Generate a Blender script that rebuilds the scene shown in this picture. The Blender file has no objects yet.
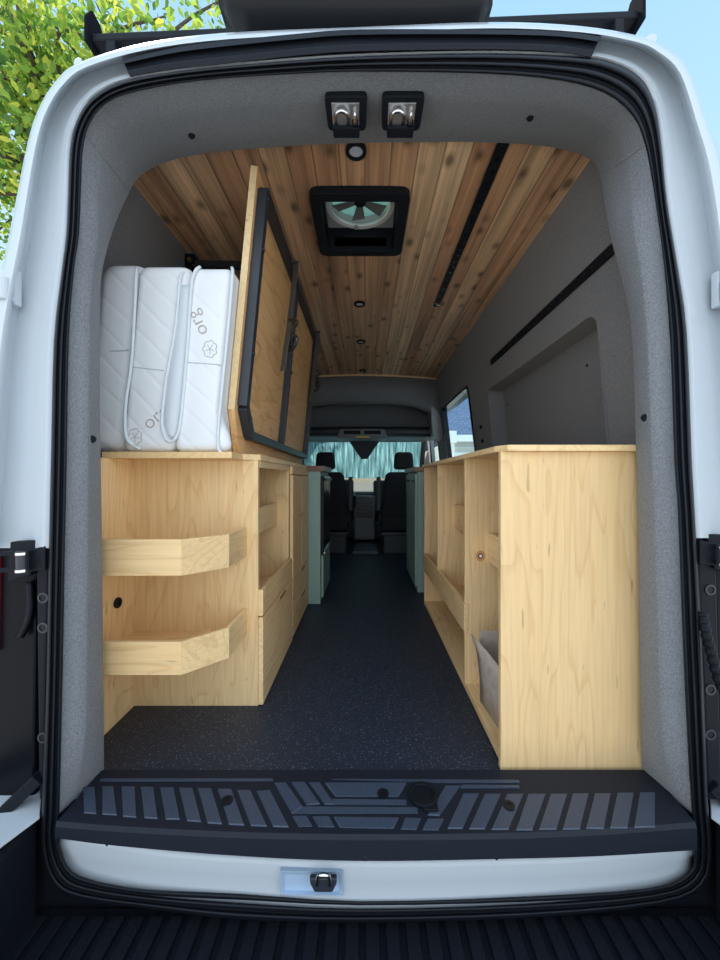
import bpy, bmesh, math, random
from mathutils import Vector, Matrix
from mathutils.geometry import delaunay_2d_cdt
random.seed(7)
C = bpy.context.scene.collection
SC = bpy.context.scene

# ------------------------------------------------------------------ measuring
F, CX, CY, H = 370.0, 365.0, 479.5, 0.80          # focal length in pixels, optical axis, eye height over the van floor
def P(px, py, y): return Vector(((px-CX)*y/F, y, H-(py-CY)*y/F))
def PF(px, py, z=0.0):
    y = (H-z)*F/(py-CY)
    return P(px, py, y)
def lerp(a, b, t): return a+(b-a)*t
def interp(tab, v):
    if v <= tab[0][0]: return tab[0][1]
    for (a, x), (b, y) in zip(tab, tab[1:]):
        if v <= b: return x+(y-x)*(v-a)/(b-a)
    return tab[-1][1]

# ------------------------------------------------------------------ materials
def newmat(name):
    m = bpy.data.materials.new(name); m.use_nodes = True
    nt = m.node_tree; b = nt.nodes['Principled BSDF']
    return m, nt, b
def N(nt, t, **kw):
    n = nt.nodes.new(t)
    for k, v in kw.items():
        if k in n.inputs: n.inputs[k].default_value = v
        else: setattr(n, k, v)
    return n
def L(nt, a, ao, b, bi): nt.links.new(a.outputs[ao], b.inputs[bi])
def coords(nt, scale=(1, 1, 1), rnd=True, rot=(0, 0, 0)):
    tc = N(nt, 'ShaderNodeTexCoord'); mp = N(nt, 'ShaderNodeMapping')
    mp.inputs['Scale'].default_value = scale; mp.inputs['Rotation'].default_value = rot
    L(nt, tc, 'Object', mp, 'Vector')
    if rnd:
        oi = N(nt, 'ShaderNodeObjectInfo'); ml = N(nt, 'ShaderNodeMath', operation='MULTIPLY'); ml.inputs[1].default_value = 13.7
        L(nt, oi, 'Random', ml, 0)
        cm = N(nt, 'ShaderNodeCombineXYZ')
        for k in range(3): L(nt, ml, 0, cm, k)
        L(nt, cm, 0, mp, 'Location')
    return mp
def ramp(nt, stops, interpn='LINEAR'):
    r = N(nt, 'ShaderNodeValToRGB'); r.color_ramp.interpolation = interpn
    e = r.color_ramp.elements
    while len(e) < len(stops): e.new(0.5)
    for el, (p, c) in zip(e, stops):
        el.position = p; el.color = (c[0], c[1], c[2], 1) if hasattr(c, '__len__') else (c, c, c, 1)
    return r
def mix(nt, mode='MIX', fac=None):
    m = N(nt, 'ShaderNodeMix', data_type='RGBA', blend_type=mode)
    if fac is not None: m.inputs[0].default_value = fac
    return m
def bump(nt, b, src, out, strength, dist=0.01):
    bp = N(nt, 'ShaderNodeBump', Strength=strength, Distance=dist)
    L(nt, src, out, bp, 'Height'); L(nt, bp, 0, b, 'Normal')
def plain(name, col, rough=0.5, metal=0.0, noise=0.0, nscale=40, spec=0.5, coat=0.0):
    m, nt, b = newmat(name)
    b.inputs['Base Color'].default_value = (*col, 1); b.inputs['Roughness'].default_value = rough
    b.inputs['Metallic'].default_value = metal; b.inputs['Specular IOR Level'].default_value = spec
    b.inputs['Coat Weight'].default_value = coat
    if noise:
        mp = coords(nt); n = N(nt, 'ShaderNodeTexNoise', Scale=nscale, Detail=3.0)
        L(nt, mp, 0, n, 'Vector')
        r = ramp(nt, [(0.3, [c*(1-noise) for c in col]), (0.7, [min(1, c*(1+noise)) for c in col])])
        L(nt, n, 'Fac', r, 0); L(nt, r, 0, b, 'Base Color'); bump(nt, b, n, 'Fac', noise*0.6, 0.002)
    return m
def plywood(name, axis, light, dark, line=0.42, freq=18.0, seed=0.0, knots=False, rough=0.42):
    """rotary-cut veneer: contour lines of a stretched noise give the cathedral figure"""
    m, nt, b = newmat(name)
    s = [5.0, 5.0, 5.0]; s[axis] = 0.9
    mp = coords(nt, s)
    n = N(nt, 'ShaderNodeTexNoise', Scale=0.75, Detail=3.0, Roughness=0.5, Distortion=0.5); L(nt, mp, 0, n, 'Vector')
    mu = N(nt, 'ShaderNodeMath', operation='MULTIPLY'); mu.inputs[1].default_value = freq; L(nt, n, 'Fac', mu, 0)
    fr = N(nt, 'ShaderNodeMath', operation='FRACT'); L(nt, mu, 0, fr, 0)
    r = ramp(nt, [(0.0, 0.0), (0.7, 0.12), (0.93, 1.0), (1.0, 0.0)]); L(nt, fr, 0, r, 0)
    s2 = [60.0, 60.0, 60.0]; s2[axis] = 3.0
    mp2 = coords(nt, s2); n2 = N(nt, 'ShaderNodeTexNoise', Scale=1.5, Detail=4.0); L(nt, mp2, 0, n2, 'Vector')
    n3 = N(nt, 'ShaderNodeTexNoise', Scale=0.5, Detail=2.0); L(nt, mp, 0, n3, 'Vector')
    r3 = ramp(nt, [(0.3, light), (0.72, [lerp(a, d, 0.38) for a, d in zip(light, dark)])]); L(nt, n3, 'Fac', r3, 0)
    m1 = mix(nt); ml = N(nt, 'ShaderNodeMath', operation='MULTIPLY'); ml.inputs[1].default_value = line
    L(nt, r, 0, ml, 0); L(nt, ml, 0, m1, 0); L(nt, r3, 0, m1, 6); m1.inputs[7].default_value = (*dark, 1)
    m2 = mix(nt, 'MULTIPLY', 0.35); r2 = ramp(nt, [(0.35, 0.72), (0.6, 1.0)]); L(nt, n2, 'Fac', r2, 0)
    L(nt, m1, 2, m2, 6); L(nt, r2, 0, m2, 7)
    last = m2
    # short dark mineral flecks along the grain
    s4 = [70.0, 70.0, 70.0]; s4[axis] = 12.0
    mp4 = coords(nt, s4); n4 = N(nt, 'ShaderNodeTexNoise', Scale=1.0, Detail=0.0); L(nt, mp4, 0, n4, 'Vector')
    r4 = ramp(nt, [(0.80, 1.0), (0.84, 0.6)]); L(nt, n4, 'Fac', r4, 0)
    m3 = mix(nt, 'MULTIPLY', 0.8); L(nt, last, 2, m3, 6); L(nt, r4, 0, m3, 7); last = m3
    if knots:
        s5 = [2.6, 2.6, 2.6]; s5[axis] = 0.9
        mp5 = coords(nt, s5); v = N(nt, 'ShaderNodeTexVoronoi', Scale=1.0, Randomness=1.0); L(nt, mp5, 0, v, 'Vector')
        r5 = ramp(nt, [(0.0, 0.42), (0.10, 0.62), (0.2, 0.85), (0.32, 1.0)]); L(nt, v, 'Distance', r5, 0)
        m4 = mix(nt); iv = N(nt, 'ShaderNodeMath', operation='SUBTRACT'); iv.inputs[0].default_value = 1.0; L(nt, r5, 0, iv, 1); L(nt, iv, 0, m4, 0); L(nt, last, 2, m4, 6); m4.inputs[7].default_value = (0.42, 0.13, 0.03, 1); last = m4
    L(nt, last, 2, b, 'Base Color'); b.inputs['Roughness'].default_value = rough
    b.inputs['Specular IOR Level'].default_value = 0.35
    return m
MAPLE_L, MAPLE_D = (0.94, 0.675, 0.36), (0.68, 0.39, 0.155)
PLY = [plywood('maple_plywood_%s' % 'xyz'[a], a, MAPLE_L, MAPLE_D) for a in range(3)]
EDGE = plywood('plywood_edge', 1, (0.92, 0.68, 0.38), (0.62, 0.40, 0.18), line=0.15)
FIR = plywood('fir_plywood', 1, (1.0, 0.61, 0.28), (0.66, 0.28, 0.08), line=0.45, freq=11, knots=True, rough=0.5)
BUTCH = plywood('walnut_butcher_block', 1, (0.34, 0.20, 0.14), (0.12, 0.06, 0.045), line=0.5)

def cedar():
    m, nt, b = newmat('cedar_planks')
    W = 0.092
    tc = N(nt, 'ShaderNodeTexCoord'); sp = N(nt, 'ShaderNodeSeparateXYZ'); L(nt, tc, 'Object', sp, 0)
    dv = N(nt, 'ShaderNodeMath', operation='DIVIDE'); dv.inputs[1].default_value = W; L(nt, sp, 0, dv, 0)
    fl = N(nt, 'ShaderNodeMath', operation='FLOOR'); L(nt, dv, 0, fl, 0)
    fr = N(nt, 'ShaderNodeMath', operation='FRACT'); L(nt, dv, 0, fr, 0)
    wn = N(nt, 'ShaderNodeTexWhiteNoise', noise_dimensions='1D'); L(nt, fl, 0, wn, 'W')
    # per-plank shift along the grain
    sh = N(nt, 'ShaderNodeMath', operation='MULTIPLY'); sh.inputs[1].default_value = 17.0; L(nt, wn, 'Value', sh, 0)
    cm = N(nt, 'ShaderNodeCombineXYZ'); L(nt, sp, 0, cm, 0)
    ay = N(nt, 'ShaderNodeMath', operation='ADD'); L(nt, sp, 1, ay, 0); L(nt, sh, 0, ay, 1); L(nt, ay, 0, cm, 1); L(nt, sh, 0, cm, 2)
    def mapped(sc):
        mp = N(nt, 'ShaderNodeMapping'); mp.inputs['Scale'].default_value = sc; L(nt, cm, 0, mp, 'Vector'); return mp
    base = ramp(nt, [(0.0, (0.50, 0.265, 0.145)), (0.3, (0.70, 0.42, 0.235)), (0.55, (0.58, 0.32, 0.175)), (0.8, (0.84, 0.57, 0.34)), (1.0, (0.66, 0.40, 0.23))])
    L(nt, wn, 'Value', base, 0)
    n1 = N(nt, 'ShaderNodeTexNoise', Scale=1.0, Detail=3.0, Distortion=0.3); L(nt, mapped((26, 0.8, 1)), 0, n1, 'Vector')
    r1 = ramp(nt, [(0.3, 0.42), (0.48, 0.92), (0.7, 1.35)]); L(nt, n1, 'Fac', r1, 0)
    m1 = mix(nt, 'MULTIPLY', 0.85); L(nt, base, 0, m1, 6); L(nt, r1, 0, m1, 7)
    n2 = N(nt, 'ShaderNodeTexNoise', Scale=1.0, Detail=4.0); L(nt, mapped((160, 2.5, 1)), 0, n2, 'Vector')
    r2 = ramp(nt, [(0.3, 0.7), (0.6, 1.1)]); L(nt, n2, 'Fac', r2, 0)
    m2 = mix(nt, 'MULTIPLY', 0.7); L(nt, m1, 2, m2, 6); L(nt, r2, 0, m2, 7)
    v = N(nt, 'ShaderNodeTexVoronoi', Scale=1.0, Randomness=0.95); L(nt, mapped((11.0, 6.5, 0.6)), 0, v, 'Vector')
    r3 = ramp(nt, [(0.0, 0.22), (0.11, 0.26), (0.18, 0.66), (0.30, 1.0)]); L(nt, v, 'Distance', r3, 0)
    m3 = mix(nt, 'MULTIPLY', 0.9); L(nt, m2, 2, m3, 6); L(nt, r3, 0, m3, 7)
    g = ramp(nt, [(0.0, 0.25), (0.035, 1.0), (0.965, 1.0), (1.0, 0.25)]); L(nt, fr, 0, g, 0)
    m4 = mix(nt, 'MULTIPLY', 0.8); L(nt, m3, 2, m4, 6); L(nt, g, 0, m4, 7)
    L(nt, m4, 2, b, 'Base Color'); b.inputs['Roughness'].default_value = 0.45
    bump(nt, b, g, 0, 0.6, 0.006)
    return m
CEDAR = cedar()

def fabric(name, lo, hi):
    m, nt, b = newmat(name)
    mp = coords(nt, rnd=False)
    n = N(nt, 'ShaderNodeTexNoise', Scale=520.0, Detail=2.0); L(nt, mp, 0, n, 'Vector')
    mpa = coords(nt, (1300, 500, 170), rnd=False); na = N(nt, 'ShaderNodeTexNoise', Scale=1.0, Detail=1.0); L(nt, mpa, 0, na, 'Vector')
    mpb = coords(nt, (170, 1100, 1300), rnd=False); nb = N(nt, 'ShaderNodeTexNoise', Scale=1.0, Detail=1.0); L(nt, mpb, 0, nb, 'Vector')
    a = N(nt, 'ShaderNodeMath', operation='ADD'); L(nt, na, 'Fac', a, 0); L(nt, nb, 'Fac', a, 1)
    a2 = N(nt, 'ShaderNodeMath', operation='ADD'); L(nt, a, 0, a2, 0); L(nt, n, 'Fac', a2, 1)
    d = N(nt, 'ShaderNodeMath', operation='DIVIDE'); d.inputs[1].default_value = 3.0; L(nt, a2, 0, d, 0)
    r = ramp(nt, [(0.36, lo), (0.64, hi)]); L(nt, d, 0, r, 0)
    L(nt, r, 0, b, 'Base Color'); b.inputs['Roughness'].default_value = 0.95; b.inputs['Specular IOR Level'].default_value = 0.1
    b.inputs['Sheen Weight'].default_value = 0.15
    bump(nt, b, d, 0, 0.5, 0.002)
    return m
GREY_FABRIC = fabric('grey_tweed_fabric', (0.115, 0.121, 0.134), (0.32, 0.332, 0.36))
WALL_FABRIC = fabric('wall_fabric', (0.12, 0.12, 0.128), (0.33, 0.33, 0.345))
DARK_FABRIC = fabric('headliner_fabric', (0.12, 0.122, 0.135), (0.27, 0.27, 0.29))
SEAT_FABRIC = plain('seat_cloth', (0.018, 0.019, 0.023), 0.9, noise=0.4, nscale=300)

def speckled():
    m, nt, b = newmat('speckled_vinyl')
    mp = coords(nt, rnd=False)
    v = N(nt, 'ShaderNodeTexVoronoi', Scale=150.0, Randomness=1.0); L(nt, mp, 0, v, 'Vector')
    r = ramp(nt, [(0.0, 1.0), (0.16, 0.7), (0.25, 0.0)]); L(nt, v, 'Distance', r, 0)
    n = N(nt, 'ShaderNodeTexNoise', Scale=90.0, Detail=2.0); L(nt, mp, 0, n, 'Vector')
    rn = ramp(nt, [(0.33, 0.0), (0.55, 1.0)]); L(nt, n, 'Fac', rn, 0)
    mm = N(nt, 'ShaderNodeMath', operation='MULTIPLY'); L(nt, r, 0, mm, 0); L(nt, rn, 0, mm, 1)
    mx = mix(nt); L(nt, mm, 0, mx, 0); mx.inputs[6].default_value = (0.018, 0.026, 0.044, 1); mx.inputs[7].default_value = (0.30, 0.35, 0.44, 1)
    L(nt, mx, 2, b, 'Base Color'); b.inputs['Roughness'].default_value = 0.5
    b.inputs['Specular IOR Level'].default_value = 0.4
    n2 = N(nt, 'ShaderNodeTexNoise', Scale=260.0, Detail=2.0); L(nt, mp, 0, n2, 'Vector')
    bump(nt, b, n2, 'Fac', 0.35, 0.002)
    return m
VINYL = speckled()

def quilt():
    m, nt, b = newmat('quilted_mattress_cover')
    mp = coords(nt, rnd=False, rot=(0, math.radians(45), 0))
    w = N(nt, 'ShaderNodeTexWave', Scale=4.5, Distortion=1.2, Detail=1.0); w.inputs['Detail Scale'].default_value = 1.2
    L(nt, mp, 0, w, 'Vector')
    r = ramp(nt, [(0.0, 0.0), (0.10, 0.8), (0.3, 1.0)]); L(nt, w, 'Fac', r, 0)
    n = N(nt, 'ShaderNodeTexNoise', Scale=420.0, Detail=2.0); L(nt, mp, 0, n, 'Vector')
    ad = N(nt, 'ShaderNodeMath', operation='MULTIPLY_ADD'); ad.inputs[1].default_value = 0.12; L(nt, n, 'Fac', ad, 0); L(nt, r, 0, ad, 2)
    b.inputs['Base Color'].default_value = (0.86, 0.87, 0.89, 1); b.inputs['Roughness'].default_value = 0.9
    bump(nt, b, ad, 0, 0.20, 0.006)
    return m
QUILT = quilt()
PIPING = plain('mattress_piping', (0.72, 0.76, 0.80), 0.8)
PRINT = plain('brown_print', (0.42, 0.36, 0.32), 0.8)

WHITE = plain('white_paint', (0.55, 0.595, 0.64), 0.3, coat=0.3)
BLACKG = plain('gloss_black_plastic', (0.010, 0.011, 0.014), 0.25, spec=0.22)
BLACKP = plain('black_plastic', (0.009, 0.011, 0.016), 0.5, spec=0.14, noise=0.25, nscale=220)
RUBBER = plain('black_rubber', (0.008, 0.010, 0.015), 0.4, spec=0.22)
SLATE = plain('slate_rubber_tread', (0.045, 0.062, 0.098), 0.45, noise=0.2, nscale=300)
MATBLK = plain('matt_black_rubber_mat', (0.009, 0.013, 0.023), 0.6, spec=0.3)
STEEL = plain('black_steel', (0.030, 0.034, 0.045), 0.40, metal=0.0)
CHROME = plain('chrome', (0.82, 0.82, 0.84), 0.12, metal=1.0)
SATIN = plain('satin_steel', (0.72, 0.73, 0.75), 0.4, metal=1.0)
BRASS = plain('brass', (0.70, 0.50, 0.22), 0.3, metal=1.0)
WEB = plain('black_webbing', (0.10, 0.10, 0.105), 0.75, noise=0.4, nscale=600)
SAGE = plain('sage_green_paint', (0.30, 0.42, 0.37), 0.5)
CARD = plain('grey_brown_card', (0.52, 0.43, 0.36), 0.8, noise=0.15)
REDL = plain('red_lens', (0.55, 0.01, 0.015), 0.15)
CONC = plain('concrete', (0.52, 0.50, 0.47), 0.9, noise=0.15, nscale=6)
GREYP = plain('grey_plastic', (0.17, 0.18, 0.19), 0.6)
LGREY = plain('light_grey_plastic', (0.36, 0.37, 0.39), 0.6)
DKGREY = plain('dark_grey_plastic', (0.045, 0.05, 0.058), 0.55)
YELLOW = plain('yellow_sticker', (0.75, 0.55, 0.05), 0.6)
LAMP = plain('lamp_diffuser', (0.55, 0.60, 0.68), 0.3)
SIDING = plain('cream_siding', (0.62, 0.62, 0.58), 0.8)
TRIMW = plain('white_trim', (0.85, 0.86, 0.86), 0.6)
BEIGE = plain('beige_stucco', (0.62, 0.46, 0.33), 0.9, noise=0.1)
KNOTD = plain('dark_knot', (0.16, 0.07, 0.03), 0.6, noise=0.3)
KNOTR = plain('knot_ring', (0.62, 0.30, 0.12), 0.5, noise=0.2)
BARK = plain('bark', (0.09, 0.065, 0.045), 0.9, noise=0.3)

def shingles():
    m, nt, b = newmat('blue_grey_shingles')
    mp = coords(nt, (1, 1, 1), rnd=False)
    br = N(nt, 'ShaderNodeTexBrick', Scale=2.2); br.inputs['Color1'].default_value = (0.10, 0.15, 0.27, 1); br.inputs['Color2'].default_value = (0.14, 0.20, 0.34, 1)
    br.inputs['Mortar'].default_value = (0.05, 0.07, 0.13, 1); br.inputs['Mortar Size'].default_value = 0.03
    L(nt, mp, 0, br, 'Vector'); L(nt, br, 'Color', b, 'Base Color'); b.inputs['Roughness'].default_value = 0.9
    return m
SHINGLE = shingles()
def leafmat():
    m, nt, b = newmat('leaf_green')
    g = N(nt, 'ShaderNodeNewGeometry')
    r = ramp(nt, [(0.0, (0.06, 0.15, 0.03)), (0.35, (0.20, 0.36, 0.05)), (0.75, (0.42, 0.56, 0.08)), (1.0, (0.70, 0.68, 0.10))])
    L(nt, g, 'Random Per Island', r, 0)
    tr = N(nt, 'ShaderNodeBsdfTranslucent'); L(nt, r, 0, tr, 'Color')
    L(nt, r, 0, b, 'Base Color'); b.inputs['Roughness'].default_value = 0.6
    ms = N(nt, 'ShaderNodeMixShader'); ms.inputs[0].default_value = 0.5
    L(nt, b, 0, ms, 1); L(nt, tr, 0, ms, 2); L(nt, ms, 0, nt.nodes['Material Output'], 'Surface')
    return m
LEAF = leafmat()
def glass(name, tint, clear=0.9):
    m, nt, b = newmat(name)
    t = N(nt, 'ShaderNodeBsdfTransparent'); t.inputs[0].default_value = (*tint, 1)
    g = N(nt, 'ShaderNodeBsdfGlossy'); g.inputs['Roughness'].default_value = 0.03
    ms = N(nt, 'ShaderNodeMixShader'); ms.inputs[0].default_value = 1-clear
    L(nt, t, 0, ms, 1); L(nt, g, 0, ms, 2); L(nt, ms, 0, nt.nodes['Material Output'], 'Surface')
    return m
GLASS = glass('window_glass', (0.86, 0.95, 0.96), 0.94)
def mist():
    m, nt, b = newmat('condensation_on_glass')
    mp = coords(nt, (55, 1, 3.0), rnd=False); n = N(nt, 'ShaderNodeTexNoise', Scale=1.0, Detail=5.0, Roughness=0.6); L(nt, mp, 0, n, 'Vector')
    r = ramp(nt, [(0.34, (0.17, 0.24, 0.24)), (0.50, (0.38, 0.50, 0.51)), (0.68, (0.66, 0.82, 0.83))]); L(nt, n, 'Fac', r, 0)
    tr = N(nt, 'ShaderNodeBsdfTranslucent'); L(nt, r, 0, tr, 'Color')
    tp = N(nt, 'ShaderNodeBsdfTransparent'); L(nt, r, 0, tp, 'Color')
    ms = N(nt, 'ShaderNodeMixShader'); ms.inputs[0].default_value = 0.35
    L(nt, tr, 0, ms, 1); L(nt, tp, 0, ms, 2); L(nt, ms, 0, nt.nodes['Material Output'], 'Surface')
    return m
MIST = mist()

# ------------------------------------------------------------------ mesh building
class MB:
    def __init__(s): s.v = []; s.f = []; s.mi = []; s.cur = 0
    def add(s, vs, fs):
        o = len(s.v); s.v += [Vector(v) for v in vs]
        for f in fs: s.f.append([o+i for i in f]); s.mi.append(s.cur)
        return s
    def box(s, x0, x1, y0, y1, z0, z1):
        return s.add([(x0, y0, z0), (x1, y0, z0), (x1, y1, z0), (x0, y1, z0), (x0, y0, z1), (x1, y0, z1), (x1, y1, z1), (x0, y1, z1)],
                     [(0, 3, 2, 1), (4, 5, 6, 7), (0, 1, 5, 4), (1, 2, 6, 5), (2, 3, 7, 6), (3, 0, 4, 7)])
    def prism(s, pts, d):
        """polygon pts swept along vector d"""
        d = Vector(d); n = len(pts); pts = [Vector(p) for p in pts]
        return s.add(pts+[p+d for p in pts], [tuple(range(n)), tuple(range(2*n-1, n-1, -1))]+[(i, i+n, (i+1) % n+n, (i+1) % n) for i in range(n)])
    def beam(s, a, b, w, h, up=(0, 0, 1)):
        a, b = Vector(a), Vector(b); d = (b-a).normalized(); u = Vector(up)
        r = d.cross(u).normalized(); u = r.cross(d).normalized()
        q = [a-r*w/2-u*h/2, a+r*w/2-u*h/2, a+r*w/2+u*h/2, a-r*w/2+u*h/2]
        return s.prism(q, b-a)
    def tube(s, path, r, n=8, closed=False, cap=True, radii=None):
        path = [Vector(p) for p in path]; m = len(path); o = len(s.v); prev = None
        for i, p in enumerate(path):
            a = path[(i-1) % m] if (closed or i > 0) else p; b = path[(i+1) % m] if (closed or i < m-1) else p
            t = (b-a).normalized()
            if prev is None:
                ref = Vector((0, 0, 1)) if abs(t.z) < 0.9 else Vector((1, 0, 0)); u = t.cross(ref).normalized()
            else: u = (prev-t*prev.dot(t)).normalized()
            prev = u; w = t.cross(u); rr = radii[i] if radii else r
            for k in range(n):
                q = 2*math.pi*k/n; s.v.append(p+(u*math.cos(q)+w*math.sin(q))*rr)
        for i in range(m if closed else m-1):
            j = (i+1) % m
            for k in range(n):
                s.f.append([o+i*n+k, o+i*n+(k+1) % n, o+j*n+(k+1) % n, o+j*n+k]); s.mi.append(s.cur)
        if cap and not closed:
            s.f.append([o+k for k in range(n)][::-1]); s.f.append([o+(m-1)*n+k for k in range(n)]); s.mi += [s.cur]*2
        return s
    def cyl(s, c, axis, r, h, n=24, r2=None):
        c = Vector(c); ax = Vector(axis).normalized()
        return s.tube([c, c+ax*h], r, n, radii=[r, r2 if r2 is not None else r])
    def ring(s, c, axis, ro, ri, h, n=32):
        c = Vector(c); ax = Vector(axis).normalized()
        ref = Vector((0, 0, 1)) if abs(ax.z) < 0.9 else Vector((1, 0, 0)); u = ax.cross(ref).normalized(); w = ax.cross(u)
        rows = []
        for rr, hh in ((ri, 0), (ro, 0), (ro, h), (ri, h)):
            rows.append([c+ax*hh+(u*math.cos(2*math.pi*k/n)+w*math.sin(2*math.pi*k/n))*rr for k in range(n)])
        return s.loft(rows+[rows[0]], True)
    def loft(s, rows, closed=False, cap=False):
        o = len(s.v); n = len(rows[0])
        for r in rows: s.v += [Vector(p) for p in r]
        for i in range(len(rows)-1):
            for k in range(n if closed else n-1):
                j = (k+1) % n
                s.f.append([o+i*n+k, o+i*n+j, o+(i+1)*n+j, o+(i+1)*n+k]); s.mi.append(s.cur)
        if cap:
            s.f.append([o+k for k in range(n)][::-1]); s.f.append([o+(len(rows)-1)*n+k for k in range(n)]); s.mi += [s.cur]*2
        return s
    def build(s, name, mat, parent=None, bevel=0.0, seg=2, smooth=False, solid=0.0, sub=0, off=-1):
        base = Vector(); p = parent
        while p is not None: base += p.location; p = p.parent
        me = bpy.data.meshes.new(name); me.from_pydata([v-base for v in s.v], [], s.f)
        mats = mat if isinstance(mat, (list, tuple)) else [mat]
        for m in mats: me.materials.append(m)
        for p, i in zip(me.polygons, s.mi): p.material_index = i
        bm = bmesh.new(); bm.from_mesh(me)
        if solid or smooth: bmesh.ops.remove_doubles(bm, verts=bm.verts, dist=1e-5)
        bmesh.ops.recalc_face_normals(bm, faces=bm.faces); bm.to_mesh(me); bm.free()
        o = bpy.data.objects.new(name, me); C.objects.link(o)
        if parent is not None: o.parent = parent
        if smooth:
            for p in me.polygons: p.use_smooth = True
        if solid:
            m = o.modifiers.new('thick', 'SOLIDIFY'); m.thickness = solid; m.offset = off
        if bevel:
            m = o.modifiers.new('soft', 'BEVEL'); m.width = bevel; m.segments = seg; m.limit_method = 'ANGLE'; m.angle_limit = math.radians(40)
        if sub:
            m = o.modifiers.new('smooth', 'SUBSURF'); m.levels = sub; m.render_levels = sub
        return o
def tag(o, label=None, cat=None, group=None, kind=None):
    if label: o['label'] = label
    if cat: o['category'] = cat
    if group: o['group'] = group
    if kind: o['kind'] = kind
    return o
def thing(name, loc, label, cat, group=None, kind=None):
    o = bpy.data.objects.new(name, None); C.objects.link(o); o.location = loc; o.empty_display_size = 0.05
    return tag(o, label, cat, group, kind)
def copy_tree(o, parent=None):
    c = o.copy(); C.objects.link(c)
    if parent is not None: c.parent = parent
    for ch in list(o.children): copy_tree(ch, c)
    return c
def bx(name, mat, parent, *b, bevel=0.0015, **kw): return MB().box(*b).build(name, mat, parent, bevel=bevel, **kw)
def catmull(pts, k=4, closed=False):
    out = []; n = len(pts)
    for i in range(n if closed else n-1):
        g = (lambda j: pts[j % n]) if closed else (lambda j: pts[max(0, min(n-1, j))])
        a, b, c, d = g(i-1), g(i), g(i+1), g(i+2)
        for q in range(k):
            t = q/k
            out.append(tuple(0.5*((2*b[e])+(-a[e]+c[e])*t+(2*a[e]-5*b[e]+4*c[e]-d[e])*t*t+(-a[e]+3*b[e]-3*c[e]+d[e])*t**3) for e in range(len(a))))
    if not closed: out.append(tuple(pts[-1]))
    return out
def text_mesh(name, body, size, mat, parent, mw, depth=0.0008, bold=0.0):
    cu = bpy.data.curves.new(name, 'FONT'); cu.body = body; cu.size = size; cu.extrude = depth; cu.offset = bold
    cu.align_x = 'CENTER'; cu.align_y = 'CENTER'
    to = bpy.data.objects.new('tmp', cu); C.objects.link(to)
    dg = bpy.context.evaluated_depsgraph_get(); me = bpy.data.meshes.new_from_object(to.evaluated_get(dg))
    bpy.data.objects.remove(to)
    base = Vector(); p = parent
    while p is not None: base += p.location; p = p.parent
    me.transform(Matrix.Translation(-base) @ mw); me.materials.clear(); me.materials.append(mat)
    o = bpy.data.objects.new(name, me); C.objects.link(o); o.parent = parent
    return o

# ------------------------------------------------------------------ room shell of the van
RW = [(0.0, 0.90), (0.90, 0.915), (1.39, 0.86), (1.57, 0.835), (1.90, 0.775), (1.96, 0.755)]
XR = lambda z: interp(RW, z)
XL = lambda z: -0.086-interp(RW, z)
def ZC(x): return 1.90+0.042*max(0.0, 1-((x+0.043)/0.82)**2)       # crowned ceiling

def round_poly(pts, r, seg=5):
    out = []; n = len(pts)
    for i in range(n):
        p = Vector(pts[i]); a = (Vector(pts[i-1])-p).normalized(); b = (Vector(pts[(i+1) % n])-p).normalized()
        for k in range(seg+1):
            t = k/seg; out.append(p+a*r*(1-t)**2+b*r*t**2)
    return out
def side_wall(name, xf, holes, y0, y1, z0, z1, mat, out):
    """sheet in (Y, Z) with holes, bent to the wall profile and given thickness outward"""
    outer = [Vector((y0, z0, 0)), Vector((y1, z0, 0)), Vector((y1, z1, 0)), Vector((y0, z1, 0))]
    loops = [outer]+[[Vector((p[0], p[1], 0)) for p in h] for h in holes]
    flat = [p for l in loops for p in l]
    eds = []; o_ = 0
    for l in loops:
        eds += [(o_+i, o_+(i+1) % len(l)) for i in range(len(l))]; o_ += len(l)
    cv, _, tris, *_ = delaunay_2d_cdt([p.xy for p in flat], eds, [], 0, 1e-6)
    flat = [Vector((p.x, p.y, 0)) for p in cv]
    def inside(p, h):
        c = False
        for a, b in zip(h, h[1:]+h[:1]):
            if (a[1] > p.y) != (b[1] > p.y) and p.x < (b[0]-a[0])*(p.y-a[1])/(b[1]-a[1])+a[0]: c = not c
        return c
    tris = [t for t in tris if not any(inside(sum((flat[i] for i in t), Vector((0, 0, 0)))/3, h) for h in holes)]
    bm = bmesh.new(); vs = [bm.verts.new((0, p.x, p.y)) for p in flat]
    for t in tris:
        try: bm.faces.new([vs[i] for i in t])
        except ValueError: pass
    zs = [q[0] for q in RW if z0 < q[0] < z1]+[0.45, 1.15, 1.75]
    for z in zs:
        bmesh.ops.bisect_plane(bm, geom=bm.verts[:]+bm.edges[:]+bm.faces[:], plane_co=(0, 0, z), plane_no=(0, 0, 1))
    for v in bm.verts: v.co.x = xf(v.co.z)
    for f in bm.faces:
        f.normal_update()
        if f.normal.x*out > 0: f.normal_flip()
    me = bpy.data.meshes.new(name); bm.to_mesh(me); bm.free(); me.materials.append(mat)
    o = bpy.data.objects.new(name, me); C.objects.link(o)
    m = o.modifiers.new('thick', 'SOLIDIFY'); m.thickness = 0.02; m.offset = -1
    return tag(o, kind='structure')
YB = 1.06
recess = round_poly([(1.372, 0.70), (2.587, 0.70), (2.587, 1.425), (1.372, 1.425)], 0.055)
win = round_poly([(3.00, 0.90), (4.02, 0.90), (4.02, 1.57), (3.00, 1.57)], 0.05)
cabw = round_poly([(4.42, 0.78), (5.05, 0.78), (4.95, 1.38), (4.42, 1.45)], 0.05)
wr = side_wall('wall_right', XR, [recess, win, cabw], YB, 5.15, 0.0, 1.95, WALL_FABRIC, 1)
wl = side_wall('wall_left', XL, [cabw], YB, 5.15, 0.0, 1.95, WALL_FABRIC, -1)
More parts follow.
